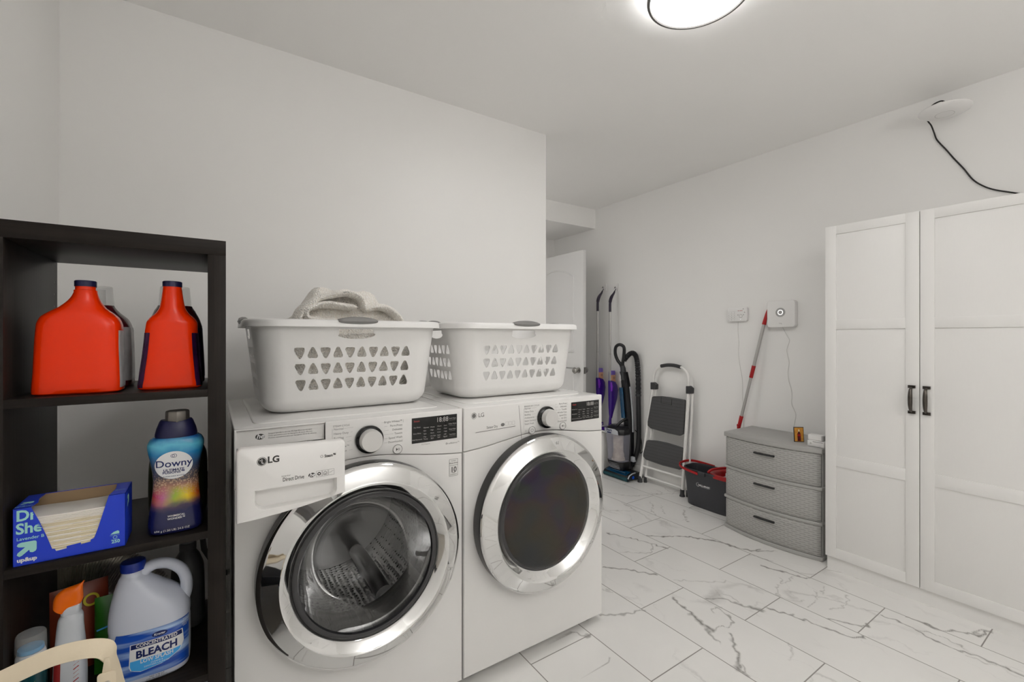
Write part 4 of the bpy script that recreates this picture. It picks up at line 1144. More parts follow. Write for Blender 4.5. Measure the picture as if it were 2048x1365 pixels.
def blanket():
    mb = MB()
    cx, cy, z0 = 0.406, 1.763, 0.9945
    # crumpled bulk inside the basket, heaped above the rim
    SP = [(0.13, 1.262), (0.19, 1.285), (0.235, 1.312), (0.262, 1.340), (0.285, 1.372), (0.303, 1.408), (0.318, 1.427), (0.335, 1.427), (0.37, 1.418), (0.42, 1.414), (0.47, 1.414), (0.505, 1.404), (0.54, 1.378), (0.575, 1.348), (0.605, 1.325), (0.64, 1.290), (0.68, 1.262)]
    def sil(x):
        if x <= SP[0][0]: return SP[0][1]
        for a, b in zip(SP[:-1], SP[1:]):
            if x <= b[0]:
                f = (x - a[0]) / (b[0] - a[0]); f = f*f*(3-2*f); return a[1] + (b[1]-a[1])*f
        return SP[-1][1]
    sm_ = lambda t: (lambda q: q*q*(3-2*q))(max(0.0, min(1.0, t)))
    n, m = 88, 44
    rs = []
    for j in range(m + 1):
        f = j / m; ring = []
        for k in range(n):
            a = 2*PI*k/n; c, s = math.cos(a), math.sin(a)
            r = 1 / (abs(c)**4 + abs(s)**4) ** 0.25
            if f < 0.5:
                g = f / 0.5; e = min(1.0, 0.12 + (g * 6) ** 0.5 * 0.9); hx = 0.245 + 0.026*g; hy = 0.150 + 0.026*g
                x, y, z = hx*e*r*c, hy*e*r*s, 0.004 + 0.258 * g
                d = abs(noise.noise(Vector((x*15, y*15, z*18)))) * 0.020
                x -= d*c; y -= d*s; zz = z0 + z
            else:
                g = (f - 0.5) / 0.5; e = max(0.002, math.cos(g * PI / 2)); x, y = 0.271*e*r*c, 0.176*e*r*s
                X, Y = cx + x, cy + y
                gy = sm_((Y - 1.600) / 0.13) * (1 - 0.9 * sm_((Y - 1.86) / 0.08))
                zz = 1.2545 + (sil(X) - 1.2545) * gy
                hol = math.exp(-(((X - 0.365) / 0.065)**2 + ((Y - 1.665) / 0.05)**2)); zz -= 0.055 * hol
                crease = math.exp(-(((X - 0.545 - (Y - 1.75)*0.4) / 0.012)**2)) * sm_((Y - 1.63) / 0.06); zz -= 0.014 * crease
                zz += noise.noise(Vector((X*16, Y*16, 5))) * 0.010 * gy + noise.noise(Vector((X*45, Y*45, 8))) * 0.003
            ring.append((cx + x, cy + y, zz))
        rs.append(ring)
    mb.rings(rs)
    # thick folded sheets on top
    def sheet(path, y0, y1, th, seedv, taper=0.0):
        P = cr_spline([(p[0], 0, p[1]) for p in path], 7); L = len(P); rows = 14; g = []
        for j in range(rows + 1):
            f = j / rows; y = y0 + (y1 - y0) * f
            sc = 1 - taper * f
            top, botm = [], []
            for i, p in enumerate(P):
                t = (P[min(i+1, L-1)] - P[max(i-1, 0)]).normalized(); nr = Vector((-t.z, 0, t.x))
                w = 1.0
                endr = min(1, math.sqrt(max(0.02, min(i, L-1-i) / 3)))
                er = min(1.0, math.sqrt(max(0.03, min(f, 1-f) * 6)))
                d = noise.noise(Vector((p.x*22, y*22, p.z*22 + seedv))) * 0.006
                hh = th * endr * er * 0.5
                q = Vector((p.x, y, 1.30 + (p.z - 1.30) * sc))
                yo = noise.noise(Vector((p.x*12, seedv, 0))) * 0.02 * (1 - f)
                top.append((q.x + nr.x*(hh+d), q.y + yo, q.z + nr.z*(hh+d))); botm.append((q.x - nr.x*(hh-d), q.y + yo, q.z - nr.z*(hh-d)))
            g.append(top + botm[::-1])
        mb.rings(g)
    sheet([(0.236, 1.285), (0.246, 1.325), (0.272, 1.352), (0.305, 1.374), (0.345, 1.388), (0.390, 1.396), (0.428, 1.390), (0.450, 1.366), (0.455, 1.335)], 1.612, 1.74, 0.022, 4.0, 0.0)
    sheet([(0.425, 1.346), (0.380, 1.350), (0.330, 1.353), (0.285, 1.345), (0.262, 1.325), (0.268, 1.302), (0.300, 1.296), (0.36, 1.300)], 1.606, 1.75, 0.021, 7.0, 0.0)
    sheet([(0.455, 1.335), (0.490, 1.350), (0.535, 1.348), (0.575, 1.320), (0.60, 1.288)], 1.620, 1.76, 0.026, 11.0, 0.0)
    o = build('blanket', mb, M['sherpa'], origin=(cx, cy, z0 + 0.01), sharp=180)
    tag(o, 'cream sherpa fleece blanket bundled inside the left laundry basket', 'blanket')
blanket()

# ------------------------------------------------------------------ dark open shelving
SX0, SX1, SY0, SY1 = -0.347, -0.011, 1.300, 1.672
def shelving():
    t = thing('shelving_unit', 'tall black-brown open cube shelving unit left of the washing machine', 'shelving unit', ((SX0 + SX1) / 2, 1.486, 0))
    build('top_board', MB().box(SX0 - 0.037, SY0, 1.439, SX1 + 0.037, SY1, 1.475), M['shelf'], t, bevel=0.0008)
    for a, b in ((SX0 - 0.037, SX0), (SX1, SX1 + 0.037)):
        build('side_panel', MB().box(a, SY0, 0, b, SY1, 1.439), M['shelfside'], t, bevel=0.0008)
    for z in (1.114, 0.773, 0.429):
        build('shelf_board', MB().box(SX0, SY0 + 0.001, z - 0.018, SX1, SY1, z), M['shelf'], t, bevel=0.0006)
    build('bottom_board', MB().box(SX0, SY0, 0.0, SX1, SY1, 0.037), M['shelf'], t, bevel=0.0008)
    h = MB()
    for z in [1.16 + 0.032 * k for k in range(8)]:
        h.lathe([(0.0028, 0.0004), (0.0005, 0.0004)], (SX0, SY1 - 0.03, z), 'x', 10)
    build('peg_holes', h, M['black'], t)
shelving()

class Vessel:
    """body given by sections (z, cx, cy, hx, hy, n): rounded outlines stacked upwards"""
    def __init__(s, secs): s.s = secs
    def at(s, z):
        S = s.s
        if z <= S[0][0]: return S[0][1:]
        for a, b in zip(S[:-1], S[1:]):
            if z <= b[0]:
                f = (z - a[0]) / max(b[0] - a[0], 1e-9); return tuple(a[i] + (b[i] - a[i]) * f for i in range(1, 6))
        return S[-1][1:]
    def ring(s, z, m=56, grow=0.0):
        cx, cy, hx, hy, n = s.at(z); out = []
        for k in range(m):
            a = 2*PI*k/m; c, q = math.cos(a), math.sin(a)
            out.append((cx + (hx + grow)*math.copysign(abs(c)**(2/n), c), cy + (hy + grow)*math.copysign(abs(q)**(2/n), q), z))
        return out
    def mesh(s, m=56, sub=5):
        zs = []
        P = [Vector((x[0], 0, 0)) for x in s.s]
        S2 = []
        n = len(s.s)
        for i in range(n - 1):
            p0, p1, p2, p3 = s.s[max(i-1, 0)], s.s[i], s.s[i+1], s.s[min(i+2, n-1)]
            for k in range(sub):
                t = k / sub
                r = []
                for j in range(6):
                    lo, hi = min(p1[j], p2[j]), max(p1[j], p2[j])
                    v = 0.5*((2*p1[j]) + (-p0[j]+p2[j])*t + (2*p0[j]-5*p1[j]+4*p2[j]-p3[j])*t*t + (-p0[j]+3*p1[j]-3*p2[j]+p3[j])*t**3)
                    r.append(min(max(v, lo - 0.001), hi + 0.001) if j else p1[0] + (p2[0]-p1[0])*t)
                S2.append(tuple(r))
        S2.append(s.s[-1]); s.s = S2
        mb = MB(); mb.rings([s.ring(x[0], m) for x in S2]); return mb
    def fy(s, x, z):
        cx, cy, hx, hy, n = s.at(z); d = min(abs((x - cx) / hx), 0.999)
        return cy - hy * (1 - d**n) ** (1/n)
    def fx(s, y, z):
        cx, cy, hx, hy, n = s.at(z); d = min(abs((y - cy) / hy), 0.999)
        return cx - hx * (1 - d**n) ** (1/n)
    def front(s, X, Z, off=0.0006):     # map text plane centred at X, Z on to the side that faces -Y
        return lambda x, y, l=0: (X + x, s.fy(X + x, Z + y) - off - l, Z + y)
    def patch(s, x0, x1, z0, z1, off, nx=24, nz=24, edge=None):
        mb = MB(); g = []
        for j in range(nz + 1):
            z = z0 + (z1 - z0) * j / nz; a, b = (x0, x1) if edge is None else edge(z)
            g.append([(a + (b-a)*i/nx, s.fy(a + (b-a)*i/nx, z) - off, z) for i in range(nx + 1)])
        mb.quadgrid(g); return mb
    def side_patch(s, a0, a1, z0, z1, off, na=10, nz=20):
        mb = MB(); g = []
        for j in range(nz + 1):
            z = z0 + (z1-z0)*j/nz; cx, cy, hx, hy, n = s.at(z); r = []
            for i in range(na + 1):
                a = a0 + (a1-a0)*i/na; c, q = math.cos(a), math.sin(a)
                r.append((cx + (hx+off)*math.copysign(abs(c)**(2/n), c), cy + (hy+off)*math.copysign(abs(q)**(2/n), q), z))
            g.append(r)
        mb.quadgrid(g); return mb

def jug(name, label, base, secs, body, cap, capmat, cat='bottle', group=None, labels=(), clear=False):
    t = thing(name, label, cat, base, 0, group)
    V = Vessel(secs); o = build('bottle_body', V.mesh(), body, t, sharp=50)
    cx, cy, r, z0, z1 = cap
    if clear:
        mb = MB().lathe([(r*1.04, z0), (r*0.93, z1 - 0.002), (r*0.90, z1), (0.0005, z1)], (cx, cy, 0), 'z', 40)
        mb.lathe([(r*0.5, z0 + 0.004), (r*0.46, z1 - 0.008), (0.0005, z1 - 0.008)], (cx, cy, 0), 'z', 30)
    else:
        prof = [(r, z0), (r, z1 - 0.0015), (r - 0.0015, z1), (0.0005, z1)]
        mb = MB().lathe(prof, (cx, cy, 0), 'z', 48)
    build('measuring_cap' if clear else 'cap', mb, capmat, t)
    for (a0, a1, z0, z1, off, m, nm) in labels:
        build(nm, V.side_patch(a0, a1, z0, z1, off), m, o)
    return t
Z1 = 1.1142
jug('detergent_jug', 'wide orange-red plastic jug with navy cap on the upper shelf, left one', (-0.249, 1.383, Z1),
    [(Z1, -0.249, 1.383, 0.066, 0.040, 5), (Z1+0.004, -0.249, 1.383, 0.0735, 0.047, 5), (1.16, -0.248, 1.383, 0.0725, 0.047, 5), (1.22, -0.248, 1.383, 0.0705, 0.046, 5), (1.268, -0.247, 1.383, 0.0690, 0.045, 4.5),
     (1.284, -0.247, 1.383, 0.0640, 0.043, 3.5), (1.294, -0.246, 1.382, 0.0540, 0.040, 3), (1.306, -0.244, 1.380, 0.0390, 0.034, 2.6), (1.322, -0.241, 1.376, 0.0270, 0.026, 2.2), (1.338, -0.239, 1.373, 0.0205, 0.0205, 2), (1.345, -0.239, 1.372, 0.0195, 0.0195, 2), (1.346, -0.239, 1.372, 0.0175, 0.0175, 2), (1.356, -0.239, 1.372, 0.0175, 0.0175, 2)],
    M['orange'], (-0.239, 1.372, 0.0188, 1.353, 1.3665), M['navy'], labels=[(-0.45, 0.9, 1.125, 1.255, 0.0006, M['lilac'], 'side_label')])
jug('detergent_jug', 'narrow-necked orange-red jug with navy cap on the upper shelf, right one', (-0.086, 1.385, Z1),
    [(Z1, -0.086, 1.385, 0.056, 0.036, 4), (Z1+0.004, -0.086, 1.385, 0.0625, 0.042, 4), (1.14, -0.086, 1.385, 0.0610, 0.042, 3.6), (1.20, -0.085, 1.385, 0.0555, 0.042, 3.2), (1.255, -0.084, 1.385, 0.0520, 0.041, 3),
     (1.276, -0.083, 1.384, 0.0500, 0.040, 2.8), (1.288, -0.083, 1.383, 0.0430, 0.037, 2.4), (1.298, -0.083, 1.381, 0.0330, 0.033, 2.2), (1.312, -0.083, 1.378, 0.0255, 0.028, 2), (1.335, -0.083, 1.375, 0.0215, 0.022, 2), (1.366, -0.083, 1.372, 0.0182, 0.0182, 2)],
    M['orange'], (-0.083, 1.372, 0.0195, 1.362, 1.3755), M['navy'], labels=[(-0.85, 0.5, 1.12, 1.25, 0.0006, M['purplelabel'], 'side_label'), (PI - 0.5, PI + 0.85, 1.12, 1.25, 0.0006, M['purplelabel'], 'side_label')])
jug('detergent_jug', 'dark red jug with clear measuring cap behind the wide orange jug', (-0.236, 1.525, Z1),
    [(Z1, -0.236, 1.525, 0.060, 0.055, 4), (Z1+0.004, -0.236, 1.525, 0.063, 0.058, 4), (1.26, -0.236, 1.525, 0.060, 0.056, 4), (1.285, -0.236, 1.525, 0.052, 0.05, 3), (1.305, -0.238, 1.522, 0.036, 0.036, 2.2), (1.32, -0.239, 1.52, 0.028, 0.028, 2)],
    M['jugred'], (-0.240, 1.515, 0.029, 1.318, 1.367), M['clear'], labels=[(-0.9, 0.7, 1.13, 1.265, 0.0006, M['lilac'], 'side_label')], clear=True)
jug('detergent_jug', 'dark red jug with clear measuring cap behind the narrow-necked orange jug', (-0.086, 1.545, Z1),
    [(Z1, -0.086, 1.545, 0.062, 0.055, 4), (Z1+0.004, -0.086, 1.545, 0.066, 0.058, 4), (1.27, -0.086, 1.545, 0.060, 0.056, 4), (1.29, -0.086, 1.545, 0.054, 0.05, 3), (1.312, -0.087, 1.542, 0.045, 0.045, 2.2), (1.325, -0.087, 1.54, 0.038, 0.038, 2)],
    M['jugred'], (-0.087, 1.538, 0.0355, 1.322, 1.377), M['clear'], labels=[(-0.9, 0.7, 1.13, 1.265, 0.0006, M['purplelabel'], 'side_label')], clear=True)

# carton of dryer sheets
def carton():
    z0, z1, x0, x1, y0, y1 = 0.7735, 0.891, -0.337, -0.163, 1.311, 1.408
    t = thing('dryer_sheet_box', 'bright blue carton torn open at the front on the middle shelf', 'box', ((x0+x1)/2, (y0+y1)/2, z0))
    U = [(x0, z0), (x1, z0), (x1, z1), (-0.191, z1), (-0.197, 0.868), (-0.209, 0.822), (-0.215, 0.803), (-0.2205, 0.801), (-0.2205, 0.7965), (-0.236, 0.7945), (-0.236, 0.7985), (-0.258, 0.7965),
         (-0.258, 0.7920), (-0.274, 0.7900), (-0.276, 0.7955), (-0.2800, 0.7965), (-0.289, 0.828), (-0.299, 0.859), (-0.311, z1), (x0, z1)]
    mb = MB().prism(U, 'xz', y0, y0 + 0.0008)
    mb.box(x0, y0, z0, x0 + 0.0008, y1, z1); mb.box(x1 - 0.0008, y0, z0, x1, y1, z1); mb.box(x0, y1 - 0.0008, z0, x1, y1, z1); mb.box(x0, y0, z0, x1, y1, z0 + 0.0006)
    mb.prism([(x0, y0), (-0.311, y0), (-0.307, y0 + 0.03), (-0.3125, y0 + 0.06), (-0.310, y1), (x0, y1)], 'xy', z1 - 0.0008, z1)
    mb.prism([(-0.191, y0), (x1, y0), (x1, y1), (-0.190, y1), (-0.186, y0 + 0.05)], 'xy', z1 - 0.0008, z1)
    sh = build('carton', mb, M['blue'], t, smooth=False)
    k = MB()
    k.box(x0 + 0.001, y1 - 0.0022, z0 + 0.001, x1 - 0.001, y1 - 0.001, z1 - 0.001); k.box(x0 + 0.001, y0 + 0.001, z0 + 0.001, x0 + 0.002, y1 - 0.002, z1 - 0.001); k.box(x1 - 0.002, y0 + 0.001, z0 + 0.001, x1 - 0.001, y1 - 0.002, z1 - 0.001)
    k.box(-0.3125, y0 + 0.0012, z1 - 0.0022, -0.3105, y1 - 0.002, z1 - 0.001)
    build('carton_lining', k, M['kraft'], t, smooth=False)
    fn = facing_y(0, y0 - 0.0004, 0)
    def clipped(txt, size, x, z, bold, m, sx=1.0):
        mb = MB(); V, Fc = text_geo(txt, size, bold=bold, align='LEFT')
        edge = lambda zz: -0.3115 + (z1 - zz) * 0.333
        b = 0
        for f in Fc:
            c = [V[i] for i in f]; mx = sum(p[0] for p in c) / len(c) * sx + x; mz = sum(p[1] for p in c) / len(c) + z
            if mx < edge(mz) - 0.0008:
                base = len(mb.v); mb.v += [fn(p[0]*sx + x, p[1] + z) for p in c]; mb.f.append(tuple(range(base, base + len(c))))
        ink('carton_lettering', mb, m, sh)
    clipped('Dryer', 0.0300, -0.3325, 0.8745, 0.03, M['mint'], 0.88)
    clipped('Sheets', 0.0300, -0.3325, 0.8480, 0.03, M['mint'], 0.88)
    clipped('Lavender Bliss', 0.0088, -0.3315, 0.8280, 0.01, M['mint'])
    a = MB(); ax, az, s_ = -0.3310, 0.7925, 0.0285
    poly = [(0.0, 0.13), (0.13, 0.0), (0.26, 0.06), (0.62, 0.40), (0.66, 0.22), (0.80, 0.17), (0.95, 0.25), (1.0, 0.38), (1.0, 0.88), (0.96, 0.97), (0.86, 1.0), (0.22, 1.0), (0.06, 0.94), (0.0, 0.80), (0.08, 0.70), (0.22, 0.66), (0.42, 0.63), (0.04, 0.28)]
    flat_shape(a, [(ax + p[0]*s_, az + p[1]*s_) for p in poly], fn)
    put_text(a, '250', 0.0095, lambda x, y, l=0: fn(-0.1795 + x, 0.7868 + y, l), bold=0.03)
    flat_shape(a, [(-0.1885, 0.8035), (-0.1735, 0.8035), (-0.1735, 0.8085), (-0.1760, 0.8105), (-0.183, 0.8085)], fn)
    ringshape(a, -0.1805, 0.7965, 0.0028, 0.0036, fn)
    put_text(a, 'Helps with ironing', 0.0022, lambda x, y, l=0: fn(-0.181 + x, 0.8012 + y, l)); put_text(a, 'Reduces static', 0.0022, lambda x, y, l=0: fn(-0.181 + x, 0.7915 + y, l))
    ink('carton_print', a, M['mint'], sh)
    a = MB(); put_text(a, 'up&up', 0.0110, lambda x, y, l=0: fn(-0.3165 + x, 0.7850 + y, l), bold=0.045)
    ink('carton_lettering', a, M['whiteprint'], sh)
    # side and top marks
    a = MB(); fs = lambda x, y, l=0: (x1 + 0.0004, 1.335 + x, 0.852 + y)
    flat_shape(a, [(p[0]*0.022, p[1]*0.026) for p in poly], fs)
    ft = lambda x, y, l=0: (-0.324 + x, 1.335 + y, z1 + 0.0004)
    put_text(a, 'up&up', 0.010, lambda x, y, l=0: ft(x, y - 0.012)); flat_shape(a, [(p[0]*0.018 - 0.009, p[1]*0.018) for p in poly], ft)
    put_text(a, 'Sheets', 0.010, lambda x, y, l=0: (-0.176 + x*0.7, 1.345 + y, z1 + 0.0004))
    ink('carton_print', a, M['mint'], sh)
carton()
sh = MB(); zz = 0.7750; rr = random.Random(3)
while zz < 0.866:
    th = rr.uniform(0.0022, 0.0052); j = rr.uniform(-0.0012, 0.0012)
    n = 12; y0 = 1.3145 + j
    sag = lambda f: 0.0016 * math.sin(PI * f) 
    g = []
    for i in range(n + 1):
        f = i / n; x = -0.334 + 0.168 * f; w_ = rr.uniform(-0.0003, 0.0003) - sag(f) * (zz - 0.775) / 0.09
        g.append([(x, y0, zz + w_), (x, y0 - 0.0008, zz + w_ + th * 0.5), (x, y0, zz + w_ + th * 0.93), (x, 1.402, zz + w_ + th * 0.93), (x, 1.402, zz + w_)])
    sh.rings(g); zz += th
o = build('dryer_sheets', sh, M['sheet1'], origin=(-0.25, 1.36, 0.775), extra=[M['sheet2']])
for p in o.data.polygons:
    zc = p.center.z + 0.775
    if zc > 0.853 or (int(zc * 400) % 4 == 0): p.material_index = 1
tag(o, 'thick stack of cream dryer sheets filling the torn blue carton', 'dryer sheets', kind='stuff')

# scent booster bottle
def booster(name, label, base, body, collar, capm, art):
    t = thing(name, label, 'bottle', base)
    S = [(0.0, 0.048, 0.034, 3.2), (0.004, 0.053, 0.039, 3.2), (0.030, 0.0535, 0.040, 3), (0.060, 0.0500, 0.038, 2.8), (0.095, 0.0455, 0.035, 2.6), (0.130, 0.0450, 0.034, 2.6), (0.165, 0.0490, 0.036, 2.8),
         (0.195, 0.0545, 0.039, 3), (0.210, 0.0555, 0.039, 3), (0.221, 0.0510, 0.037, 2.8), (0.226, 0.045, 0.034, 2.6)]
    V = Vessel([(z, 0, 0, hx, hy, n) for z, hx, hy, n in S])
    o = build('bottle_body', V.mesh(), body, t, world=False, sharp=60)
    c = MB(); rings = []
    for z, hx, hy in ((0.2245, 0.0415, 0.0320), (0.232, 0.0420, 0.0320), (0.246, 0.0390, 0.0300), (0.258, 0.0330, 0.0260), (0.262, 0.0300, 0.0240)):
        rings.append([(hx*math.cos(2*PI*k/48), hy*math.sin(2*PI*k/48), z + (0.005*abs(math.cos(2*PI*k/48)) if z > 0.25 else 0)) for k in range(48)])
    c.rings(rings); build('collar', c, collar, t, world=False)
    c = MB().lathe([(0.0235, 0.258), (0.0245, 0.262), (0.0240, 0.284), (0.0225, 0.2875), (0.0005, 0.288)], (0.002, 0, 0), 'z', 8 if art else 32)
    build('cap', c, capm, t, world=False, bevel=0.0008)
    if art:
        m_ = MB(); n = 48; pr = V.front(0, 0, 0.0008)
        cx, cz = -0.003, 0.163
        g = []
        for j in range(13):
            r = max(0.0001, j / 12); g.append([pr(cx + 0.0365*r*math.cos(2*PI*k/n), cz + 0.033*r*math.sin(2*PI*k/n)) for k in range(n)])
        m_.rings(g, cap=False); oval = build('oval_label', m_, M['whiteprint'], o, world=False)
        pr = V.front(0, 0, 0.0013); L = MB()
        put_text(L, 'Downy', 0.0235, lambda x, y, l=0: pr(cx + x*1.02, 0.1665 + y, l), bold=0.012)
        put_text(L, 'ULTIMATE', 0.0078, lambda x, y, l=0: pr(cx + x*1.12, 0.1515 + y, l), bold=0.025)
        put_text(L, 'FUSIONS™', 0.0078, lambda x, y, l=0: pr(cx + x*1.12, 0.1455 + y, l), bold=0.025)
        put_text(L, 'IN-WASH SCENT BOOSTER', 0.0034, lambda x, y, l=0: pr(cx + x, 0.1365 + y, l), bold=0.02)
        ringshape(L, cx - 0.002, 0.1855, 0.0032, 0.0040, pr); ringshape(L, cx + 0.0015, 0.1855, 0.0038, 0.0046, pr)
        ink('label_lettering', L, M['navyprint'], oval, world=False)
        L = MB()
        put_text(L, 'WHIMSICAL', 0.0062, lambda x, y, l=0: pr(0.002 + x, 0.0440 + y, l), bold=0.015)
        put_text(L, 'WONDER™', 0.0062, lambda x, y, l=0: pr(0.002 + x, 0.0375 + y, l), bold=0.015)
        put_text(L, '694 g (1.50 LB) 24.5 OZ', 0.0068, lambda x, y, l=0: pr(-0.006 + x, 0.0115 + y, l))
        ink('label_lettering', L, M['whiteprint'], o, world=False)
    return t
M['greycap'] = mat('pewter_cap', (0.20, 0.185, 0.165, 1), 0.35, 0.6, var=0.05)
booster('scent_booster_bottle', 'hourglass bottle with navy collar and colourful watercolour wrap on the middle shelf', (-0.0745, 1.362, 0.7735), M['wrap'], M['navy'], M['greycap'], True)
jug('olive_bottle', 'dark olive bottle half hidden behind the colourful hourglass bottle', (-0.076, 1.475, 0.7735),
    [(0.7735, -0.076, 1.475, 0.055, 0.034, 3), (0.778, -0.076, 1.475, 0.061, 0.038, 3), (0.86, -0.076, 1.475, 0.063, 0.038, 2.6), (0.93, -0.075, 1.475, 0.060, 0.036, 2.4), (0.965, -0.072, 1.475, 0.042, 0.03, 2.2), (0.985, -0.070, 1.475, 0.02, 0.02, 2)],
    M['olive'], (-0.070, 1.475, 0.018, 0.985, 1.0), M['olive'])

# bleach jug
def bleach():
    zb = 0.4295
    t = thing('bleach_jug', 'milky white jug with blue cap, loop handle and blue label on the lower shelf', 'bottle', (-0.126, 1.40, zb))
    V = Vessel([(zb, -0.126, 1.40, 0.068, 0.050, 3.4), (zb+0.006, -0.126, 1.40, 0.0765, 0.057, 3.4), (0.455, -0.126, 1.40, 0.0785, 0.059, 3.2), (0.535, -0.126, 1.40, 0.0785, 0.059, 3.0), (0.545, -0.126, 1.40, 0.0770, 0.058, 3.0), (0.556, -0.126, 1.40, 0.0785, 0.059, 2.8),
                (0.580, -0.127, 1.40, 0.0775, 0.057, 2.6), (0.603, -0.131, 1.40, 0.0710, 0.052, 2.4), (0.625, -0.140, 1.40, 0.0580, 0.044, 2.2), (0.645, -0.150, 1.40, 0.0430, 0.035, 2.1), (0.662, -0.1575, 1.40, 0.0300, 0.028, 2), (0.672, -0.1600, 1.40, 0.0225, 0.0225, 2), (0.692, -0.1600, 1.40, 0.0205, 0.0205, 2)])
    o = build('bottle_body', V.mesh(), M['bleachjug'], t, sharp=60)
    cap = MB(); n = 60
    cap.rings([[(-0.160 + r*(1 + (0.018 if k % 2 else 0))*math.cos(2*PI*k/n), 1.40 + r*(1 + (0.018 if k % 2 else 0))*math.sin(2*PI*k/n), z) for k in range(n)] for r, z in ((0.0235, 0.681), (0.0238, 0.6985), (0.0225, 0.7015), (0.0185, 0.7020))])
    build('cap', cap, M['bluecap'], t)
    path = cr_spline([(-0.146, 1.40, 0.652), (-0.139, 1.40, 0.672), (-0.118, 1.40, 0.682), (-0.090, 1.40, 0.676), (-0.066, 1.40, 0.654), (-0.0565, 1.40, 0.625), (-0.058, 1.40, 0.598), (-0.066, 1.40, 0.578)], 8)
    rs = [0.0125 + 0.004 * abs(2*k/(len(path)-1) - 1)**3 for k in range(len(path))]
    build('handle', MB().tube(path, rs, 20), M['bleachjug'], t)
    def edge(z):
        f = (z - 0.447) / (0.555 - 0.447)
        return (-0.2010 + 0.030 * max(0, (f - 0.45)) ** 1.0, -0.0505)
    lab = build('label', V.patch(0, 0, 0.447, 0.555, 0.0007, 40, 30, edge), M['swoosh'], o)
    def shield(sc):
        P = [(-0.159, 0.530), (-0.062, 0.530), (-0.0595, 0.500), (-0.066, 0.484), (-0.095, 0.468), (-0.140, 0.463), (-0.158, 0.470), (-0.161, 0.480)]
        c = (-0.110, 0.498); return [((p[0]-c[0])*sc + c[0], (p[1]-c[1])*sc + c[1]) for p in P]
    def shape(poly, off, zmin=None, zmax=None, rows=16):
        mb = MB(); zs = [p[1] for p in poly]; a, b = min(zs), max(zs)
        if zmin is not None: a = max(a, zmin)
        if zmax is not None: b = min(b, zmax)
        g = []
        for j in range(rows + 1):
            z = a + (b - a) * j / rows; z = min(max(z, min(zs) + 1e-5), max(zs) - 1e-5); xs = []
            for i in range(len(poly)):
                p, q = poly[i], poly[(i+1) % len(poly)]
                if (p[1] - z) * (q[1] - z) < 0: xs.append(p[0] + (q[0]-p[0])*(z-p[1])/(q[1]-p[1]))
            if len(xs) < 2: continue
            x0, x1 = min(xs), max(xs); g.append([(x0 + (x1-x0)*i/16, V.fy(x0 + (x1-x0)*i/16, z) - off, z) for i in range(17)])
        mb.quadgrid(g); return mb
    sh_ = build('shield', shape(shield(1.0), 0.0011), M['whiteprint'], lab)
    ink('shield_band', shape(shield(0.965), 0.0015, 0.5185), M['navyprint'], sh_)
    ink('shield_band', shape(shield(0.965), 0.0015, None, 0.4915), M['skyblue'], sh_)
    L = MB(); pr = V.front(-0.1100, 0, 0.0020)
    put_text(L, 'CONCENTRATED', 0.0106, lambda x, y, l=0: pr(x*0.90, 0.5240 + y, l), bold=0.02)
    put_text(L, 'LOW SPLASH', 0.0122, lambda x, y, l=0: pr(x*0.85, 0.4865 + y, l), bold=0.02)
    put_text(L, 'CLEANS &', 0.0050, lambda x, y, l=0: pr(x, 0.4780 + y, l)); put_text(L, 'SANITIZES LAUNDRY', 0.0050, lambda x, y, l=0: pr(x, 0.4725 + y, l))
    put_text(L, 'Kroger', 0.0072, lambda x, y, l=0: pr(0.005 + x, 0.5390 + y, l - 0.0004), bold=0.02)
    for k, tx in enumerate(('KILLS', 'COLD & FLU', 'GERMS &', 'VIRUS')):
        put_text(L, tx, 0.0046, lambda x, y, l=0, k=k: V.front(-0.0580, 0, 0.0016)(x*0.6, 0.5500 - 0.005*k + y, l))
    ink('label_lettering', L, M['whiteprint'], lab)
    L = MB(); put_text(L, 'BLEACH', 0.0235, lambda x, y, l=0: pr(x*0.90, 0.5035 + y, l), bold=0.035)
    ink('label_lettering', L, M['navyprint'], lab)
    L = MB(); el = V.front(-0.105, 0.539, 0.0013); flat_shape(L, [(0.0145*math.cos(2*PI*k/30), 0.0060*math.sin(2*PI*k/30)) for k in range(30)], el)
    ink('brand_oval', L, M['navyprint'], lab)
    L = MB(); put_text(L, 'NET 3.78 QT', 0.0050, lambda x, y, l=0: V.front(-0.110, 0, 0.0006)(x, 0.4435 + y, l)); put_text(L, '(121 FL OZ) 3.57 L', 0.0050, lambda x, y, l=0: V.front(-0.110, 0, 0.0006)(x, 0.4385 + y, l))
    ink('label_lettering', L, M['print'], o)
bleach()

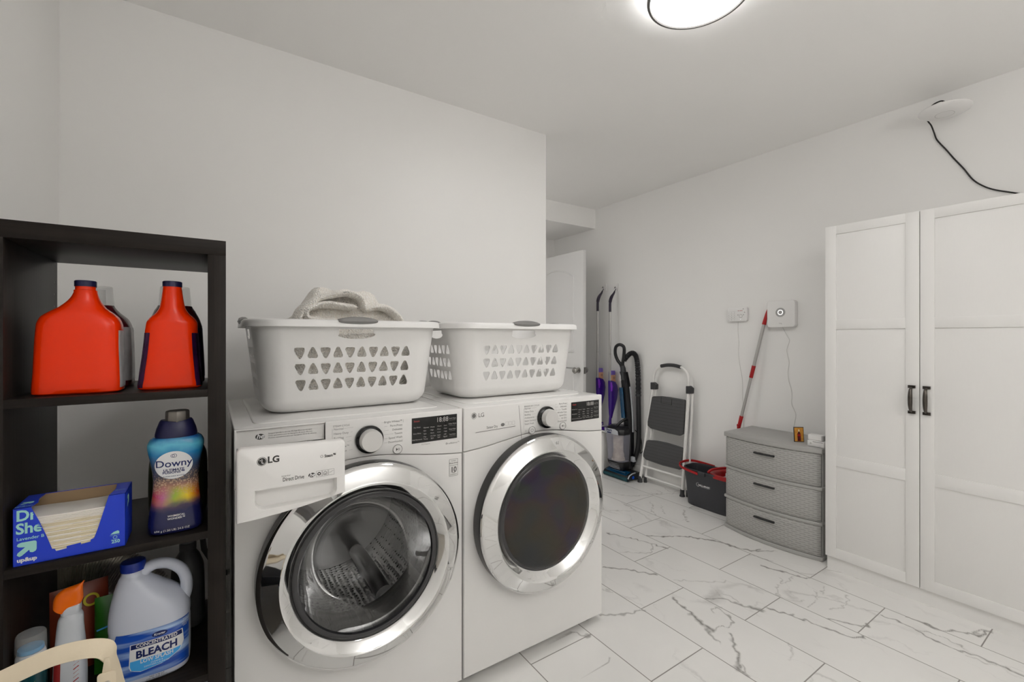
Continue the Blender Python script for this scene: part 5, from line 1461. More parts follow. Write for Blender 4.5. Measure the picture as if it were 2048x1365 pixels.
def spray():
    zb = 0.4295
    t = thing('spray_bottle', 'white trigger spray bottle with orange head between aerosol can and bleach', 'spray bottle', (-0.262, 1.362, zb))
    V = Vessel([(zb, -0.262, 1.362, 0.022, 0.028, 3), (zb+0.004, -0.262, 1.362, 0.026, 0.032, 3), (0.50, -0.262, 1.362, 0.0265, 0.032, 3), (0.56, -0.262, 1.362, 0.0240, 0.028, 2.8), (0.600, -0.262, 1.362, 0.0215, 0.024, 2.6), (0.622, -0.261, 1.362, 0.0200, 0.021, 2.4), (0.632, -0.260, 1.362, 0.0155, 0.0165, 2.2)])
    o = build('bottle_body', V.mesh(), M['spraywhite'], t, sharp=60)
    build('collar', MB().prism(rrect(-0.276, 1.347, -0.245, 1.378, 0.008), 'xy', 0.631, 0.650), M['spraywhite'], t, bevel=0.0015)
    hd = MB(); rs = []
    for k in range(15):
        f = k / 14; x = -0.279 + 0.040 * f; z = 0.643 + 0.054 * f
        ax = 0.0215 * math.sin(PI * min(1, 0.12 + f * 0.95) ** 0.9) + 0.003; ax *= (1.0 if f < 0.6 else 1 - (f - 0.6) * 1.2)
        ax = max(ax, 0.0015); d = Vector((0.050, 0, 0.058)).normalized(); nrm = Vector((-d.z, 0, d.x))
        rs.append([Vector((x, 1.358, z)) + nrm*(ax*math.cos(2*PI*i/20)) + Vector((0, 0.012*math.sin(2*PI*i/20)*min(1, ax/0.01), 0)) for i in range(20)])
    hd.rings(rs)
    build('trigger_head', hd, M['sprayorange'], t)
    L = build('label', V.patch(-0.284, -0.272, 0.445, 0.545, 0.0006, 8, 12), M['redband'], o)
    L = MB()
    for k in range(10):
        strip(L, [(-0.2515, 0.545 - k*0.0085), (-0.2435, 0.549 - k*0.0085)], 0.0022 if k % 3 == 0 else 0.0008, lambda x, y, l=0: V.front(0, 0, 0.0006)(x, y))
    ink('label_print', L, M['printred'], o)
spray()

def aerosol():
    t = thing('aerosol_can', 'teal aerosol can with clear cap over blue nozzle, lower shelf far left', 'spray can', (-0.3185, 1.343, 0.4295))
    c = (-0.3185, 1.343, 0)
    o = build('can', MB().lathe([(0.020, 0.4295), (0.0245, 0.432), (0.0245, 0.548), (0.0245, 0.5485)], c, 'z', 48, cap=True), M['teallabel'], t)
    build('label_band', MB().lathe([(0.0248, 0.540), (0.0248, 0.552), (0.0235, 0.554)], c, 'z', 48), M['redband'], o)
    build('shoulder', MB().lathe([(0.0235, 0.552), (0.0230, 0.572), (0.021, 0.580), (0.0005, 0.581)], c, 'z', 48), M['spraywhite'], t)
    build('nozzle_disc', MB().lathe([(0.0205, 0.5815), (0.0195, 0.589), (0.0005, 0.591)], c, 'z', 40), M['cyan'], t)
    build('clear_cap', MB().lathe([(0.0243, 0.556), (0.0235, 0.613), (0.0215, 0.618), (0.0005, 0.619)], c, 'z', 48), M['clear'], t)
    L = MB(); n = lambda x, y, l=0: (c[0] + 0.0250*math.sin(x/0.025), c[1] - 0.0250*math.cos(x/0.025), 0.50 + y)
    b = [(-0.002, -0.02), (0.006, 0.0), (0.001, -0.001), (0.012, 0.026), (0.003, 0.010), (0.006, 0.012), (-0.006, -0.008)]
    flat_shape(L, b, n)
    ink('label_print', L, M['yellow'], o)
aerosol()

def pouch(name, label, c, w_, h_, rz, tilt, m, ring=None):
    t = thing(name, label, 'packet', (c[0], c[1], 0.4295), rz)
    mb = MB(); g = []; n = 12
    for j in range(n + 1):
        z = h_ * j / n; row = []
        bulge = 0.016 * math.sin(PI * min(1, max(0.03, j / n))) ** 0.6
        pts = []
        for i in range(17):
            f = i / 16 * 2 - 1; pts.append((f * w_ / 2, -bulge * (1 - f*f) ** 0.7 + z * tilt, z + 0.001))
        for i in range(17):
            f = 1 - i / 16 * 2; pts.append((f * w_ / 2, bulge * (1 - f*f) ** 0.7 + 0.001 + z * tilt, z + 0.001))
        g.append(pts)
    mb.rings(g); o = build('pouch', mb, m, t, world=False)
    L = MB(); fn = lambda x, y, l=0: (x, -0.016 + y * tilt - 0.004, y)
    if ring:
        ringshape(L, w_*0.18, h_*0.82, 0.010, 0.015, fn)
    else:
        strip(L, [(-w_*0.4, h_*0.62), (w_*0.4, h_*0.66)], 0.004, fn)
    ink('pouch_print', L, M['yellow'] if ring else M['skyblue'], o, world=False)
pouch('detergent_pouch', 'crinkled red pouch with yellow ring leaning behind the orange spray head', (-0.268, 1.49), 0.105, 0.195, 0.25, 0.16, M['packred'], True)
pouch('detergent_pouch', 'green pouch leaning between the spray bottle and the bleach jug', (-0.212, 1.447), 0.050, 0.175, 0.1, 0.10, M['packgreen'])
# grey jug behind the bleach
t = thing('grey_bottle', 'plain mid grey plastic bottle standing behind the bleach jug', 'bottle', (-0.060, 1.575, 0.4295))
V = Vessel([(0.4295, -0.060, 1.575, 0.036, 0.045, 3), (0.434, -0.060, 1.575, 0.040, 0.05, 3), (0.58, -0.060, 1.575, 0.038, 0.045, 3), (0.615, -0.060, 1.575, 0.028, 0.03, 2.4), (0.635, -0.060, 1.575, 0.018, 0.018, 2)])
build('bottle_body', V.mesh(), M['greyplastic'], t)
build('cap', MB().lathe([(0.020, 0.634), (0.020, 0.652), (0.017, 0.655), (0.0005, 0.655)], (-0.060, 1.575, 0), 'z', 30), M['greyplastic'], t)

# flexible dryer duct and valve box behind the shelving
P = cr_spline([(-0.432, 1.99, 0.46), (-0.37, 1.985, 0.475), (-0.29, 1.975, 0.47), (-0.22, 1.955, 0.43), (-0.17, 1.93, 0.36), (-0.145, 1.90, 0.27), (-0.14, 1.88, 0.17), (-0.14, 1.88, 0.064)], 26)
rs = [0.058 + (0.0035 if k % 2 else -0.0015) + 0.0015 * noise.noise(Vector((k * 0.7, 0, 0))) for k in range(len(P))]
tag(build('dryer_duct', MB().tube(P, rs, 28), M['foil'], origin=(-0.14, 1.88, 0.0), sharp=20), 'crinkled silver flexible dryer duct behind the lower shelf', 'duct')
t = thing('outlet_box', 'black recessed valve box with pale rim on the wall behind the shelving', 'outlet box', (-0.075, YW, 0.66))
fr = MB(); ox0, ox1, oz0, oz1 = -0.115, 0.035, 0.545, 0.705
for a, b, c_, d in ((ox0, oz0, ox1, oz0 + 0.008), (ox0, oz1 - 0.008, ox1, oz1), (ox0, oz0, ox0 + 0.008, oz1), (ox1 - 0.008, oz0, ox1, oz1)): fr.box(a, YW - 0.012, b, c_, YW - 0.0005, d)
build('frame', fr, M['trim'], t, bevel=0.001)
build('recess', MB().box(ox0 + 0.008, YW - 0.004, oz0 + 0.008, ox1 - 0.008, YW - 0.0005, oz1 - 0.008), M['black'], t)
v = MB().tube([(-0.05, YW - 0.02, 0.63), (-0.05, YW - 0.04, 0.62), (-0.05, YW - 0.045, 0.58), (-0.03, YW - 0.05, 0.40), (0.02, YW - 0.06, 0.30), (0.12, YW - 0.04, 0.25)], 0.010, 12); v.cyl((-0.05, YW - 0.03, 0.625), 0.016, 0.03)
build('hose', v, M['rubber'], t)

# ------------------------------------------------------------------ fabric hamper, only its handle shows
def hamper():
    x0, x1, y0, y1, h = -0.375, -0.105, 0.83, 1.135, 0.505
    t = thing('laundry_hamper', 'beige canvas hamper with dark hem and cream riveted strap handle, bottom left', 'hamper', ((x0+x1)/2, (y0+y1)/2, 0))
    V = Vessel([(0.0, (x0+x1)/2, (y0+y1)/2, (x1-x0)/2 - 0.012, (y1-y0)/2 - 0.012, 7), (0.006, (x0+x1)/2, (y0+y1)/2, (x1-x0)/2 - 0.004, (y1-y0)/2 - 0.004, 7), (0.25, (x0+x1)/2, (y0+y1)/2, (x1-x0)/2, (y1-y0)/2, 7), (h, (x0+x1)/2, (y0+y1)/2, (x1-x0)/2, (y1-y0)/2, 7)])
    mb = V.mesh(64, 3); mb.f.pop()
    build('canvas_body', mb, M['canvas'], t, sharp=60)
    hm = MB(); cx, cy = (x0+x1)/2, (y0+y1)/2
    def R(g, z):
        hx, hy = (x1-x0)/2 + g, (y1-y0)/2 + g; out = []
        for k in range(64):
            a = 2*PI*k/64; c, q = math.cos(a), math.sin(a); out.append((cx + hx*math.copysign(abs(c)**(2/7), c), cy + hy*math.copysign(abs(q)**(2/7), q), z))
        return out
    hm.rings([R(0.002, h - 0.06), R(0.003, h), R(0.0, h + 0.002), R(-0.004, h), R(-0.004, h - 0.10)], cap=False)
    build('hem', hm, M['canvasdark'], t)
    # strap: broad ribbon standing over the mouth of the bag
    C = cr_spline([(-0.362, 1.100, 0.46), (-0.358, 1.100, 0.56), (-0.345, 1.100, 0.640), (-0.318, 1.100, 0.6560), (-0.292, 1.100, 0.6640), (-0.262, 1.100, 0.6720), (-0.231, 1.100, 0.6780), (-0.195, 1.100, 0.6760), (-0.170, 1.100, 0.668), (-0.1600, 1.100, 0.655), (-0.155, 1.100, 0.630), (-0.147, 1.100, 0.590), (-0.138, 1.100, 0.540), (-0.130, 1.100, 0.46)], 6)
    rings = []
    W_ = Vector((0, -0.42, 0.0)); n = len(C)
    for i, p in enumerate(C):
        tg = (C[min(i+1, n-1)] - C[max(i-1, 0)]).normalized()
        wv = Vector((0, 0.42, 0.90)); wv = (wv - tg * wv.dot(tg)).normalized(); nv = tg.cross(wv).normalized()
        hw, ht = 0.0150, 0.0016
        rings.append([p + wv*hw + nv*ht, p + wv*hw - nv*ht, p - wv*hw - nv*ht, p - wv*hw + nv*ht])
    s_ = build('strap_handle', MB().rings(rings), M['strap'], t, bevel=0.0006, sharp=40)
    tab = MB().prism(rrect(-0.1735, 0.490, -0.1475, 0.6320, 0.005), 'xz', 1.0805, 1.0835)
    tb = build('strap_tab', tab, M['strap'], s_, bevel=0.0006)
    tab2 = MB().prism([(-0.168, 0.626), (-0.154, 0.626), (-0.157, 0.656), (-0.164, 0.656)], 'xz', 1.0840, 1.0865)
    build('strap_tab', tab2, M['strap'], s_, bevel=0.0005)
    build('rivet', MB().lathe([(0.0058, 0), (0.0052, -0.0022), (0.0030, -0.0026), (0.0022, -0.0008), (0.0003, -0.0008)], (-0.1605, 1.0805, 0.611), 'y', 24), M['brushed'], s_)
hamper()

# ------------------------------------------------------------------ wardrobe
def wardrobe():
    FXW = 2.735; zb, zt = 0.070, 1.828
    t = thing('wardrobe', 'tall white three-door wardrobe with panelled doors and bronze pulls', 'wardrobe', (2.93, 0.47, 0))
    y1, y0 = 1.0595, -0.102
    mb = MB().box(FXW + 0.020, y0 + 0.002, 0.0, 3.112, y1 - 0.001, zt - 0.002)
    build('carcass', mb, M['wardrobe'], t, bevel=0.001)
    build('plinth', MB().box(FXW + 0.013, y0 + 0.004, 0.0, FXW + 0.021, y1 - 0.004, 0.066), M['wardrobe'], t)
    dw = 0.3845
    for k in range(3):
        a1 = y1 - k * (dw + 0.003); a0 = a1 - dw
        d = MB().box(FXW + 0.005, a0, zb, FXW + 0.0195, a1, zt)
        for b in ((a0, zb, a0 + 0.050, zt), (a1 - 0.050, zb, a1, zt)): d.box(FXW, b[0], b[1], FXW + 0.006, b[2], b[3])
        for z0, z1 in ((zb, 0.121), (0.556, 0.612), (1.281, 1.331), (1.783, zt)):
            d.box(FXW + 0.0003, a0 + 0.0497, z0, FXW + 0.006, a1 - 0.0497, z1)
        dr = build('door', d, M['wardrobe'], t, bevel=0.0006)
        hy = {0: a0 + 0.026, 1: a1 - 0.024, 2: a1 - 0.024}[k]
        hd = MB()
        for z in (0.886, 1.006): hd.box(FXW - 0.0085, hy - 0.0135, z - 0.0065, FXW - 0.0002, hy + 0.0135, z + 0.0065)
        path = cr_spline([(FXW - 0.008, hy, 1.002), (FXW - 0.020, hy, 0.995), (FXW - 0.027, hy, 0.975), (FXW - 0.0285, hy, 0.946), (FXW - 0.027, hy, 0.917), (FXW - 0.020, hy, 0.897), (FXW - 0.008, hy, 0.890)], 6)
        n = len(path); rs = [0.0042 + 0.0046 * math.sin(PI * i / (n-1)) ** 1.5 for i in range(n)]
        hd.tube(path, rs, 16)
        build('pull_handle', hd, M['bronze'], dr)
wardrobe()

# ------------------------------------------------------------------ three drawer chest
def chest():
    ya, yb, xb, xf, bow = 1.0915, 1.660, 3.122, 2.790, 0.046
    ym = (ya + yb) / 2; hw = (yb - ya) / 2
    t = thing('drawer_chest', 'grey wicker-look plastic three-drawer chest left of the wardrobe', 'chest of drawers', ((xb + xf)/2, ym, 0))
    def fr(y, off=0.0): return xf - off - bow * max(0, (1 - ((y - ym) / hw) ** 2))
    def slab(mb, z0, z1, off, inset=0.0, back=xb, r=0.0):
        n = 28; a, b = ya + inset, yb - inset
        front = [(fr(a + (b-a)*k/n, off), a + (b-a)*k/n) for k in range(n+1)]
        poly = front + [(back, b), (back, a)]
        mb.prism([(p[0], p[1]) for p in poly], 'xy', z0, z1)
    lid = MB(); slab(lid, 0.594, 0.622, 0.012)
    build('lid', lid, M['greydrawer'], t, bevel=0.005, seg=3)
    li = MB(); li.box(2.83, ya + 0.03, 0.6215, 3.10, yb - 0.03, 0.6225)
    build('lid_inset', li, M['greydrawer'], t, bevel=0.0005)
    body = MB(); body.box(xf + 0.012, ya + 0.004, 0.012, xb, ya + 0.016, 0.594); body.box(xf + 0.012, yb - 0.016, 0.012, xb, yb - 0.004, 0.594); body.box(xb - 0.012, ya + 0.016, 0.012, xb, yb - 0.016, 0.594)
    build('side_frame', body, M['greydrawer'], t, bevel=0.002)
    for z0, z1 in ((0.0, 0.024), (0.196, 0.214), (0.390, 0.408)):
        rl = MB(); slab(rl, z0, z1, 0.008 if z0 else 0.006, 0.0)
        build('frame_rail', rl, M['greydrawer'], t, bevel=0.004, seg=2)
    for z0, z1, hz in ((0.026, 0.194, 0.150), (0.216, 0.388, 0.350), (0.410, 0.592, 0.538)):
        n = 40; a, b = ya + 0.010, yb - 0.010
        def P(y, z, off):
            e = min(y - a, b - y); return (fr(y, off - (0.010 * max(0, 1 - e / 0.014) ** 2)), y, z)
        g = [[P(a + (b-a)*k/n, z, (0.0 if zi in (0, 5) else 0.006)) for k in range(n+1)] for zi, z in enumerate((z0, z0 + 0.006, z0 + (z1-z0)*0.35, z0 + (z1-z0)*0.7, z1 - 0.010, z1))]
        mb = MB(); mb.quadgrid(g)
        dr = build('drawer', mb, M['weave'], t, solid=0.002, sharp=60)
        build('drawer_side', MB().box(xf + 0.014, ya + 0.018, z0 + 0.003, xb - 0.014, yb - 0.018, z1 - 0.01), M['greydrawer'], dr)
        h = MB(); hy0, hy1 = 1.322, 1.440
        h.rings([[(fr(y, 0.006 + o), y, hz + z) for o, z in ((0.0, -0.0045), (0.014, -0.0045), (0.016, 0.0), (0.014, 0.0045), (0.0, 0.0045))] for y in [hy0 + (hy1-hy0)*k/10 for k in range(11)]])
        build('handle', h, M['darkplastic'], dr)
        tr = MB(); tr.rings([[(fr(y, 0.0055 + o), y, hz + z) for o, z in ((0, -0.016), (0.003, -0.018), (0.003, -0.024), (0, -0.026))] for y in [hy0 - 0.004 + (hy1-hy0+0.008)*k/10 for k in range(11)]])
        build('finger_recess', tr, M['greydrawer'], dr)
chest()

# things on the chest
t = thing('framed_picture', 'small upright picture of a red bottle on amber ground in a thin dark frame', 'picture', (2.862, 1.243, 0.6228), math.radians(-40))
pw, ph, th = 0.0275, 0.086, 0.10
TP = lambda x, y, l=0: (x, 0.0 - l + y * th, y)
def leanbox(x0, z0, x1, z1, a, b):
    mb = MB(); mb.v = [TP(x0, z0, a), TP(x1, z0, a), TP(x1, z1, a), TP(x0, z1, a), TP(x0, z0, b), TP(x1, z0, b), TP(x1, z1, b), TP(x0, z1, b)]
    mb.f = [(0,1,2,3), (7,6,5,4), (0,4,5,1), (1,5,6,2), (2,6,7,3), (3,7,4,0)]; return mb
build('frame', leanbox(-pw, 0, pw, ph, 0.0, -0.004), M['vacblack'], t, world=False, bevel=0.0005)
pic = build('picture_face', leanbox(-pw + 0.0035, 0.0035, pw - 0.0035, ph - 0.0035, 0.0012, 0.0), M['pic'], t, world=False)
mb = MB(); flat_shape(mb, [(-0.009, 0.006), (0.009, 0.006), (0.0095, 0.045), (0.005, 0.056), (0.003, 0.060), (-0.003, 0.060), (-0.005, 0.056), (-0.0095, 0.045)], lambda x, y, l=0: TP(x, y, 0.0018))
ink('painted_bottle', mb, M['jugred'], pic, world=False)
mb = MB(); flat_shape(mb, [(-0.0028, 0.060), (0.0028, 0.060), (0.0028, 0.072), (-0.0028, 0.072)], lambda x, y, l=0: TP(x, y, 0.0020))
ink('painted_bottle', mb, M['sheet1'], pic, world=False)
mb = MB(); flat_shape(mb, [(-0.0085, 0.034), (0.0085, 0.034), (0.0085, 0.045), (-0.0085, 0.045)], lambda x, y, l=0: TP(x, y, 0.0022))
ink('painted_bottle', mb, M['red'], pic, world=False)
t = thing('white_case', 'low pale plastic case with round catch at the right end of the chest', 'case', (2.845, 1.137, 0.6228))
cs = build('case_body', MB().box(2.808, 1.094, 0.6228, 2.875, 1.178, 0.655), M['device'], t, bevel=0.003)
build('catch', MB().cyl((2.8075, 1.160, 0.640), 0.0045, 0.002, 'x', 16), M['brushed'], t)
mb = MB(); mb.box(2.807, 1.100, 0.6495, 2.8085, 1.150, 0.6515); build('case_seam', mb, M['printgrey'], t)
t = thing('power_adapter', 'white block power adapter with grey end lying on the pale case', 'power adapter', (2.845, 1.137, 0.6552))
build('adapter_body', MB().box(2.822, 1.112, 0.6555, 2.868, 1.182, 0.686), M['device'], t, bevel=0.004, seg=3)
build('adapter_end', MB().box(2.824, 1.103, 0.658, 2.866, 1.112, 0.684), M['devgrey'], t, bevel=0.001)

# ------------------------------------------------------------------ wall devices and cords
def keypad():
    y0, y1, z0, z1, xf = 1.694, 1.838, 1.352, 1.450, 3.122
    t = thing('alarm_keypad', 'slim white alarm keypad on the wall, left of the red-tipped pole', 'keypad', (xf, (y0+y1)/2, (z0+z1)/2))
    b = MB().prism(rrect(y0, z0, y1, z1, 0.010), 'yz', xf, XW - 0.0005)
    o = build('case', b, M['device'], t, bevel=0.0015)
    L = MB(); fn = lambda x, y, l=0: (xf - 0.0006 - l, (y0+y1)/2 - x, (z0+z1)/2 + y)
    for r, row in enumerate(('123', '456', '789', 'x0✓')):
        for c, ch in enumerate(row):
            put_text(L, ch if ch != '✓' else 'v', 0.009, lambda x, y, l=0, r=r, c=c: fn(-0.060 + 0.021*c + x, 0.012 - 0.0165*r + y, l))
    for r in range(4): strip(L, [(-0.068, 0.0215 - 0.0165*r), (-0.010, 0.0215 - 0.0165*r)], 0.0005, fn)
    ringshape(L, 0.028, -0.012, 0.0110, 0.0125, fn)
    for x, y in ((0.008, -0.004), (0.048, -0.004), (0.056, 0.014), (0.046, 0.038)): ringshape(L, x, y, 0.0, 0.003, fn, 14)
    ink('key_legends', L, M['printgrey'], o)
    L = MB()
    for x in (0.010, 0.024, 0.036): ringshape(L, x, 0.026, 0.0, 0.003, fn, 14)
    ink('key_legends', L, M['printred'], o)
    L = MB(); flat_shape(L, circle2(0.027, -0.034, 0.0028, 16), fn); ink('status_light', L, M['led'], t)
keypad()
def station():
    y0, y1, z0, z1, xf = 1.374, 1.548, 1.304, 1.480, 3.104
    t = thing('alarm_base_station', 'square white alarm base with glowing ring on the wall, right of the pole', 'alarm base', (xf, (y0+y1)/2, (z0+z1)/2))
    o = build('case', MB().prism(rrect(y0, z0, y1, z1, 0.018), 'yz', xf, XW - 0.0005), M['device'], t, bevel=0.004, seg=3)
    build('speaker_disc', MB().lathe([(0.030, 0.0), (0.030, -0.0012), (0.0005, -0.0012)], (xf, 1.462, 1.402), 'x', 48), M['devgrey'], t)
    L = MB(); fn = lambda x, y, l=0: (xf - 0.0018 - l, 1.462 - x, 1.402 + y)
    ringshape(L, 0, 0, 0.0125, 0.0170, fn); ink('glow_ring', L, M['led'], t)
    L = MB(); put_text(L, 'ring', 0.012, lambda x, y, l=0: (xf - 0.0006 - l, 1.462 - x, 1.330 + y)); ink('case_lettering', L, M['devgrey'], o)
station()
XC = XW - 0.003
def cord(name, pts, r, m, label): tag(build(name, MB().tube(cr_spline(pts, 5), r, 8), m, origin=pts[0]), label, 'cord')
cord('hanging_cord', [(XC, 1.769, 1.351), (XC, 1.770, 1.28), (XC, 1.764, 1.20), (XC, 1.766, 1.12), (XC, 1.755, 1.03), (XC, 1.738, 0.93), (XC, 1.735, 0.80), (XC, 1.730, 0.68), (XC, 1.728, 0.50), (XC, 1.73, 0.32)], 0.0014, M['whitecord'], 'thin white cord hanging down the wall from the alarm keypad')
cord('hanging_cord', [(XC, 1.466, 1.303), (XC, 1.440, 1.25), (XC, 1.424, 1.215), (XC, 1.440, 1.16), (XC, 1.436, 1.12), (XC, 1.426, 1.07), (XC, 1.434, 1.01), (XC, 1.428, 0.95), (XC, 1.414, 0.90), (XC, 1.409, 0.85), (XC, 1.410, 0.80), (XC, 1.386, 0.74), (XC, 1.392, 0.69), (XC, 1.400, 0.64), (XC - 0.005, 1.395, 0.60)], 0.0016, M['whitecord'], 'kinked white cord running from the square alarm base down behind the chest')

def access_point():
    c = (3.006, 0.646, 2.358)
    t = thing('wifi_access_point', 'white saucer-shaped wireless access point jutting from the wall high above the wardrobe', 'access point', c)
    n = 64; prof = [(0.0005, -0.0185), (0.03, -0.018), (0.0335, -0.0178), (0.034, -0.0170), (0.0345, -0.0176), (0.060, -0.0145), (0.083, -0.008), (0.096, 0.000), (0.0985, 0.004), (0.096, 0.007), (0.08, 0.010), (0.05, 0.014), (0.0005, 0.015)]
    T = Matrix.Translation(c) @ Matrix.Rotation(0.06, 4, 'Y')
    mb = MB().lathe(prof, (0, 0, 0), 'z', n); mb.v = [tuple(T @ Vector(v)) for v in mb.v]
    o = build('disc', mb, M['device'], t)
    mb = MB(); ringshape(mb, 0, 0, 0.0345, 0.0358, lambda x, y, l=0: tuple(T @ Vector((x, y, -0.01785)))); ink('ring_mark', mb, M['devgrey'], o)
    br = MB().box(3.02, 0.625, 2.368, XW - 0.001, 0.665, 2.374); br.box(XW - 0.006, 0.60, 2.385, XW - 0.001, 0.67, 2.43)
    build('wall_bracket', br, M['device'], t)
access_point()
tag(build('network_cable', MB().tube(cr_spline([(3.02, 0.645, 2.374), (3.00, 0.640, 2.392), (2.985, 0.655, 2.405), (2.99, 0.690, 2.398), (3.03, 0.715, 2.382), (3.08, 0.728, 2.366), (3.118, 0.722, 2.345), (3.136, 0.715, 2.31), (3.139, 0.704, 2.268), (3.139, 0.668, 2.203), (3.139, 0.640, 2.150), (3.139, 0.606, 2.090), (3.139, 0.573, 2.025), (3.139, 0.540, 1.985), (3.139, 0.499, 1.953), (3.139, 0.432, 1.919), (3.138, 0.37, 1.885), (3.137, 0.34, 1.80)], 7), 0.0033, 10), M['darkcord'], origin=(3.03, 0.64, 2.376)),
    'black cable drooping from the saucer-shaped access point down behind the wardrobe', 'cable')

# ------------------------------------------------------------------ bucket and pole
def bucket():
    cx, cy = 3.015, 1.880
    t = thing('mop_bucket', 'charcoal oblong mop bucket with red bail and wringer beside the chest', 'bucket', (cx, cy, 0))
    V = Vessel([(0.0, cx, cy, 0.078, 0.168, 4.5), (0.006, cx, cy, 0.083, 0.175, 4.5), (0.14, cx, cy, 0.090, 0.188, 4.2), (0.262, cx, cy, 0.097, 0.203, 4.0)])
    mb = V.mesh(72, 4); mb.f.pop()
    o = build('bucket_body', mb, M['bucket'], t, solid=0.003, sharp=60)
    rs = []
    for g, z in ((-0.004, 0.258), (0.003, 0.258), (0.006, 0.266), (0.004, 0.272), (-0.002, 0.270)):
        r = []
        for k in range(72):
            a = 2*PI*k/72; c, q = math.cos(a), math.sin(a)
            r.append((cx + (0.097+g)*math.copysign(abs(c)**0.5, c), cy + (0.203+g)*math.copysign(abs(q)**0.5, q), z))
        rs.append(r)
    build('rim', MB().rings(rs, cap=False, closed=True), M['bucket'], t)
    bail = cr_spline([(2.908, 1.935, 0.250), (2.909, 2.02, 0.258), (2.920, 2.085, 0.268), (2.955, 2.118, 0.277), (3.015, 2.127, 0.281), (3.075, 2.118, 0.281), (3.108, 2.085, 0.278), (3.119, 2.02, 0.274), (3.120, 1.935, 0.27)], 6)
    rings = []
    for i, p in enumerate(bail):
        tg = (bail[min(i+1, len(bail)-1)] - bail[max(i-1, 0)]).normalized(); s_ = tg.cross(Vector((0, 0, 1))).normalized()
        rings.append([p + s_*0.004 + Vector((0,0,0.0085)), p + s_*0.004 - Vector((0,0,0.0085)), p - s_*0.004 - Vector((0,0,0.0085)), p - s_*0.004 + Vector((0,0,0.0085))])
    build('bail_handle', MB().rings(rings), M['red'], t, bevel=0.002)
    pv = MB().box(2.905, 1.880, 0.243, 2.914, 1.935, 0.268); build('bail_pivot', pv, M['bucket'], t, bevel=0.002)
    wr = MB()
    ringp = [(cx + 0.101*math.copysign(abs(math.cos(a))**0.6, math.cos(a)), 1.772 + 0.098*math.copysign(abs(math.sin(a))**0.6, math.sin(a)), 0.268) for a in [2*PI*k/48 for k in range(48)]]
    wr.rings([[(p[0], p[1], 0.246) for p in ringp], [((p[0]-cx)*1.03 + cx, (p[1]-1.772)*1.03 + 1.772, 0.274) for p in ringp], [((p[0]-cx)*0.93 + cx, (p[1]-1.772)*0.93 + 1.772, 0.276) for p in ringp], [((p[0]-cx)*0.70 + cx, (p[1]-1.772)*0.70 + 1.772, 0.262) for p in ringp], [((p[0]-cx)*0.62 + cx, (p[1]-1.772)*0.62 + 1.772, 0.20) for p in ringp]], cap=False)
    w_ = build('wringer', wr, M['red'], t, sharp=60)
    lp = cr_spline([(2.935, 1.870, 0.272), (2.945, 1.855, 0.292), (3.0, 1.83, 0.300), (3.06, 1.80, 0.300), (3.09, 1.74, 0.296), (3.095, 1.70, 0.275)], 6)
    build('wringer_grip', MB().tube(lp, 0.009, 14), M['red'], w_)
    build('wringer_vane', MB().box(2.965, 1.735, 0.262, 2.985, 1.760, 0.290), M['spraywhite'], w_, bevel=0.003)
    L = MB(); mp = lambda x, y, l=0: (V.fx(1.908 - x, 0.168 + y) - 0.0028 - l, 1.908 - x, 0.168 + y)
    put_text(L, 'WELL-MAGIC', 0.0155, lambda x, y, l=0: mp(x + 0.014, y, l), bold=0.03)
    for k in range(14):
        a0 = 0.9 + k * 0.36; a1 = a0 + 0.36; wd = 0.0008 + 0.0022 * (k / 14 if k < 9 else (14 - k) / 6)
        strip(L, [(-0.034 + 0.013*math.cos(a0), 0.002 + 0.013*math.sin(a0)), (-0.034 + 0.013*math.cos(a1), 0.002 + 0.013*math.sin(a1))], wd, mp)
    strip(L, [(-0.012, -0.0095), (0.052, -0.0095)], 0.0009, mp)
    ink('maker_lettering', L, M['whiteprint'], o)
bucket()
def pole():
    A = Vector((3.124, 1.552, 1.432)); B = Vector((3.030, 1.792, 0.232)); L_ = (B - A).length
    t = thing('telescopic_mop', 'telescopic silver mop pole with red tip and sleeves leaning on the wall', 'mop', B)
    P = lambda f: A + (B - A) * f
    def seg(nm, f0, f1, r0, r1, m, n=20): 
        return build(nm, MB().tube([P(f0), P(f0 + (f1-f0)*0.5), P(f1)], [r0, (r0+r1)/2, r1], n), m, t, bevel=0.0008 if nm != 'pole' else 0)
    seg('pole', 0.085, 0.335, 0.0105, 0.0105, M['alu']); seg('pole', 0.385, 0.63, 0.0095, 0.0095, M['alu']); seg('pole', 0.69, 0.985, 0.0078, 0.0078, M['alu'])
    build('tip_grip', MB().tube([P(0.0), P(0.015), P(0.03), P(0.09)], [0.003, 0.0065, 0.0085, 0.0135], 20), M['red'], t)
    seg('red_sleeve', 0.325, 0.395, 0.0125, 0.0125, M['red']); s_ = seg('red_sleeve', 0.62, 0.695, 0.0125, 0.0115, M['red'])
    k = P(0.675); build('clamp_lever', MB().box(k.x - 0.020, k.y - 0.006, k.z - 0.009, k.x - 0.008, k.y + 0.008, k.z + 0.009), M['red'], s_, bevel=0.002)
    mb = MB().lathe([(0.006, 0.02), (0.030, 0.010), (0.045, -0.004), (0.040, -0.012), (0.001, -0.012)], (B.x, B.y - 0.012, B.z), 'z', 30)
    build('mop_head', mb, M['spraywhite'], t)
pole()

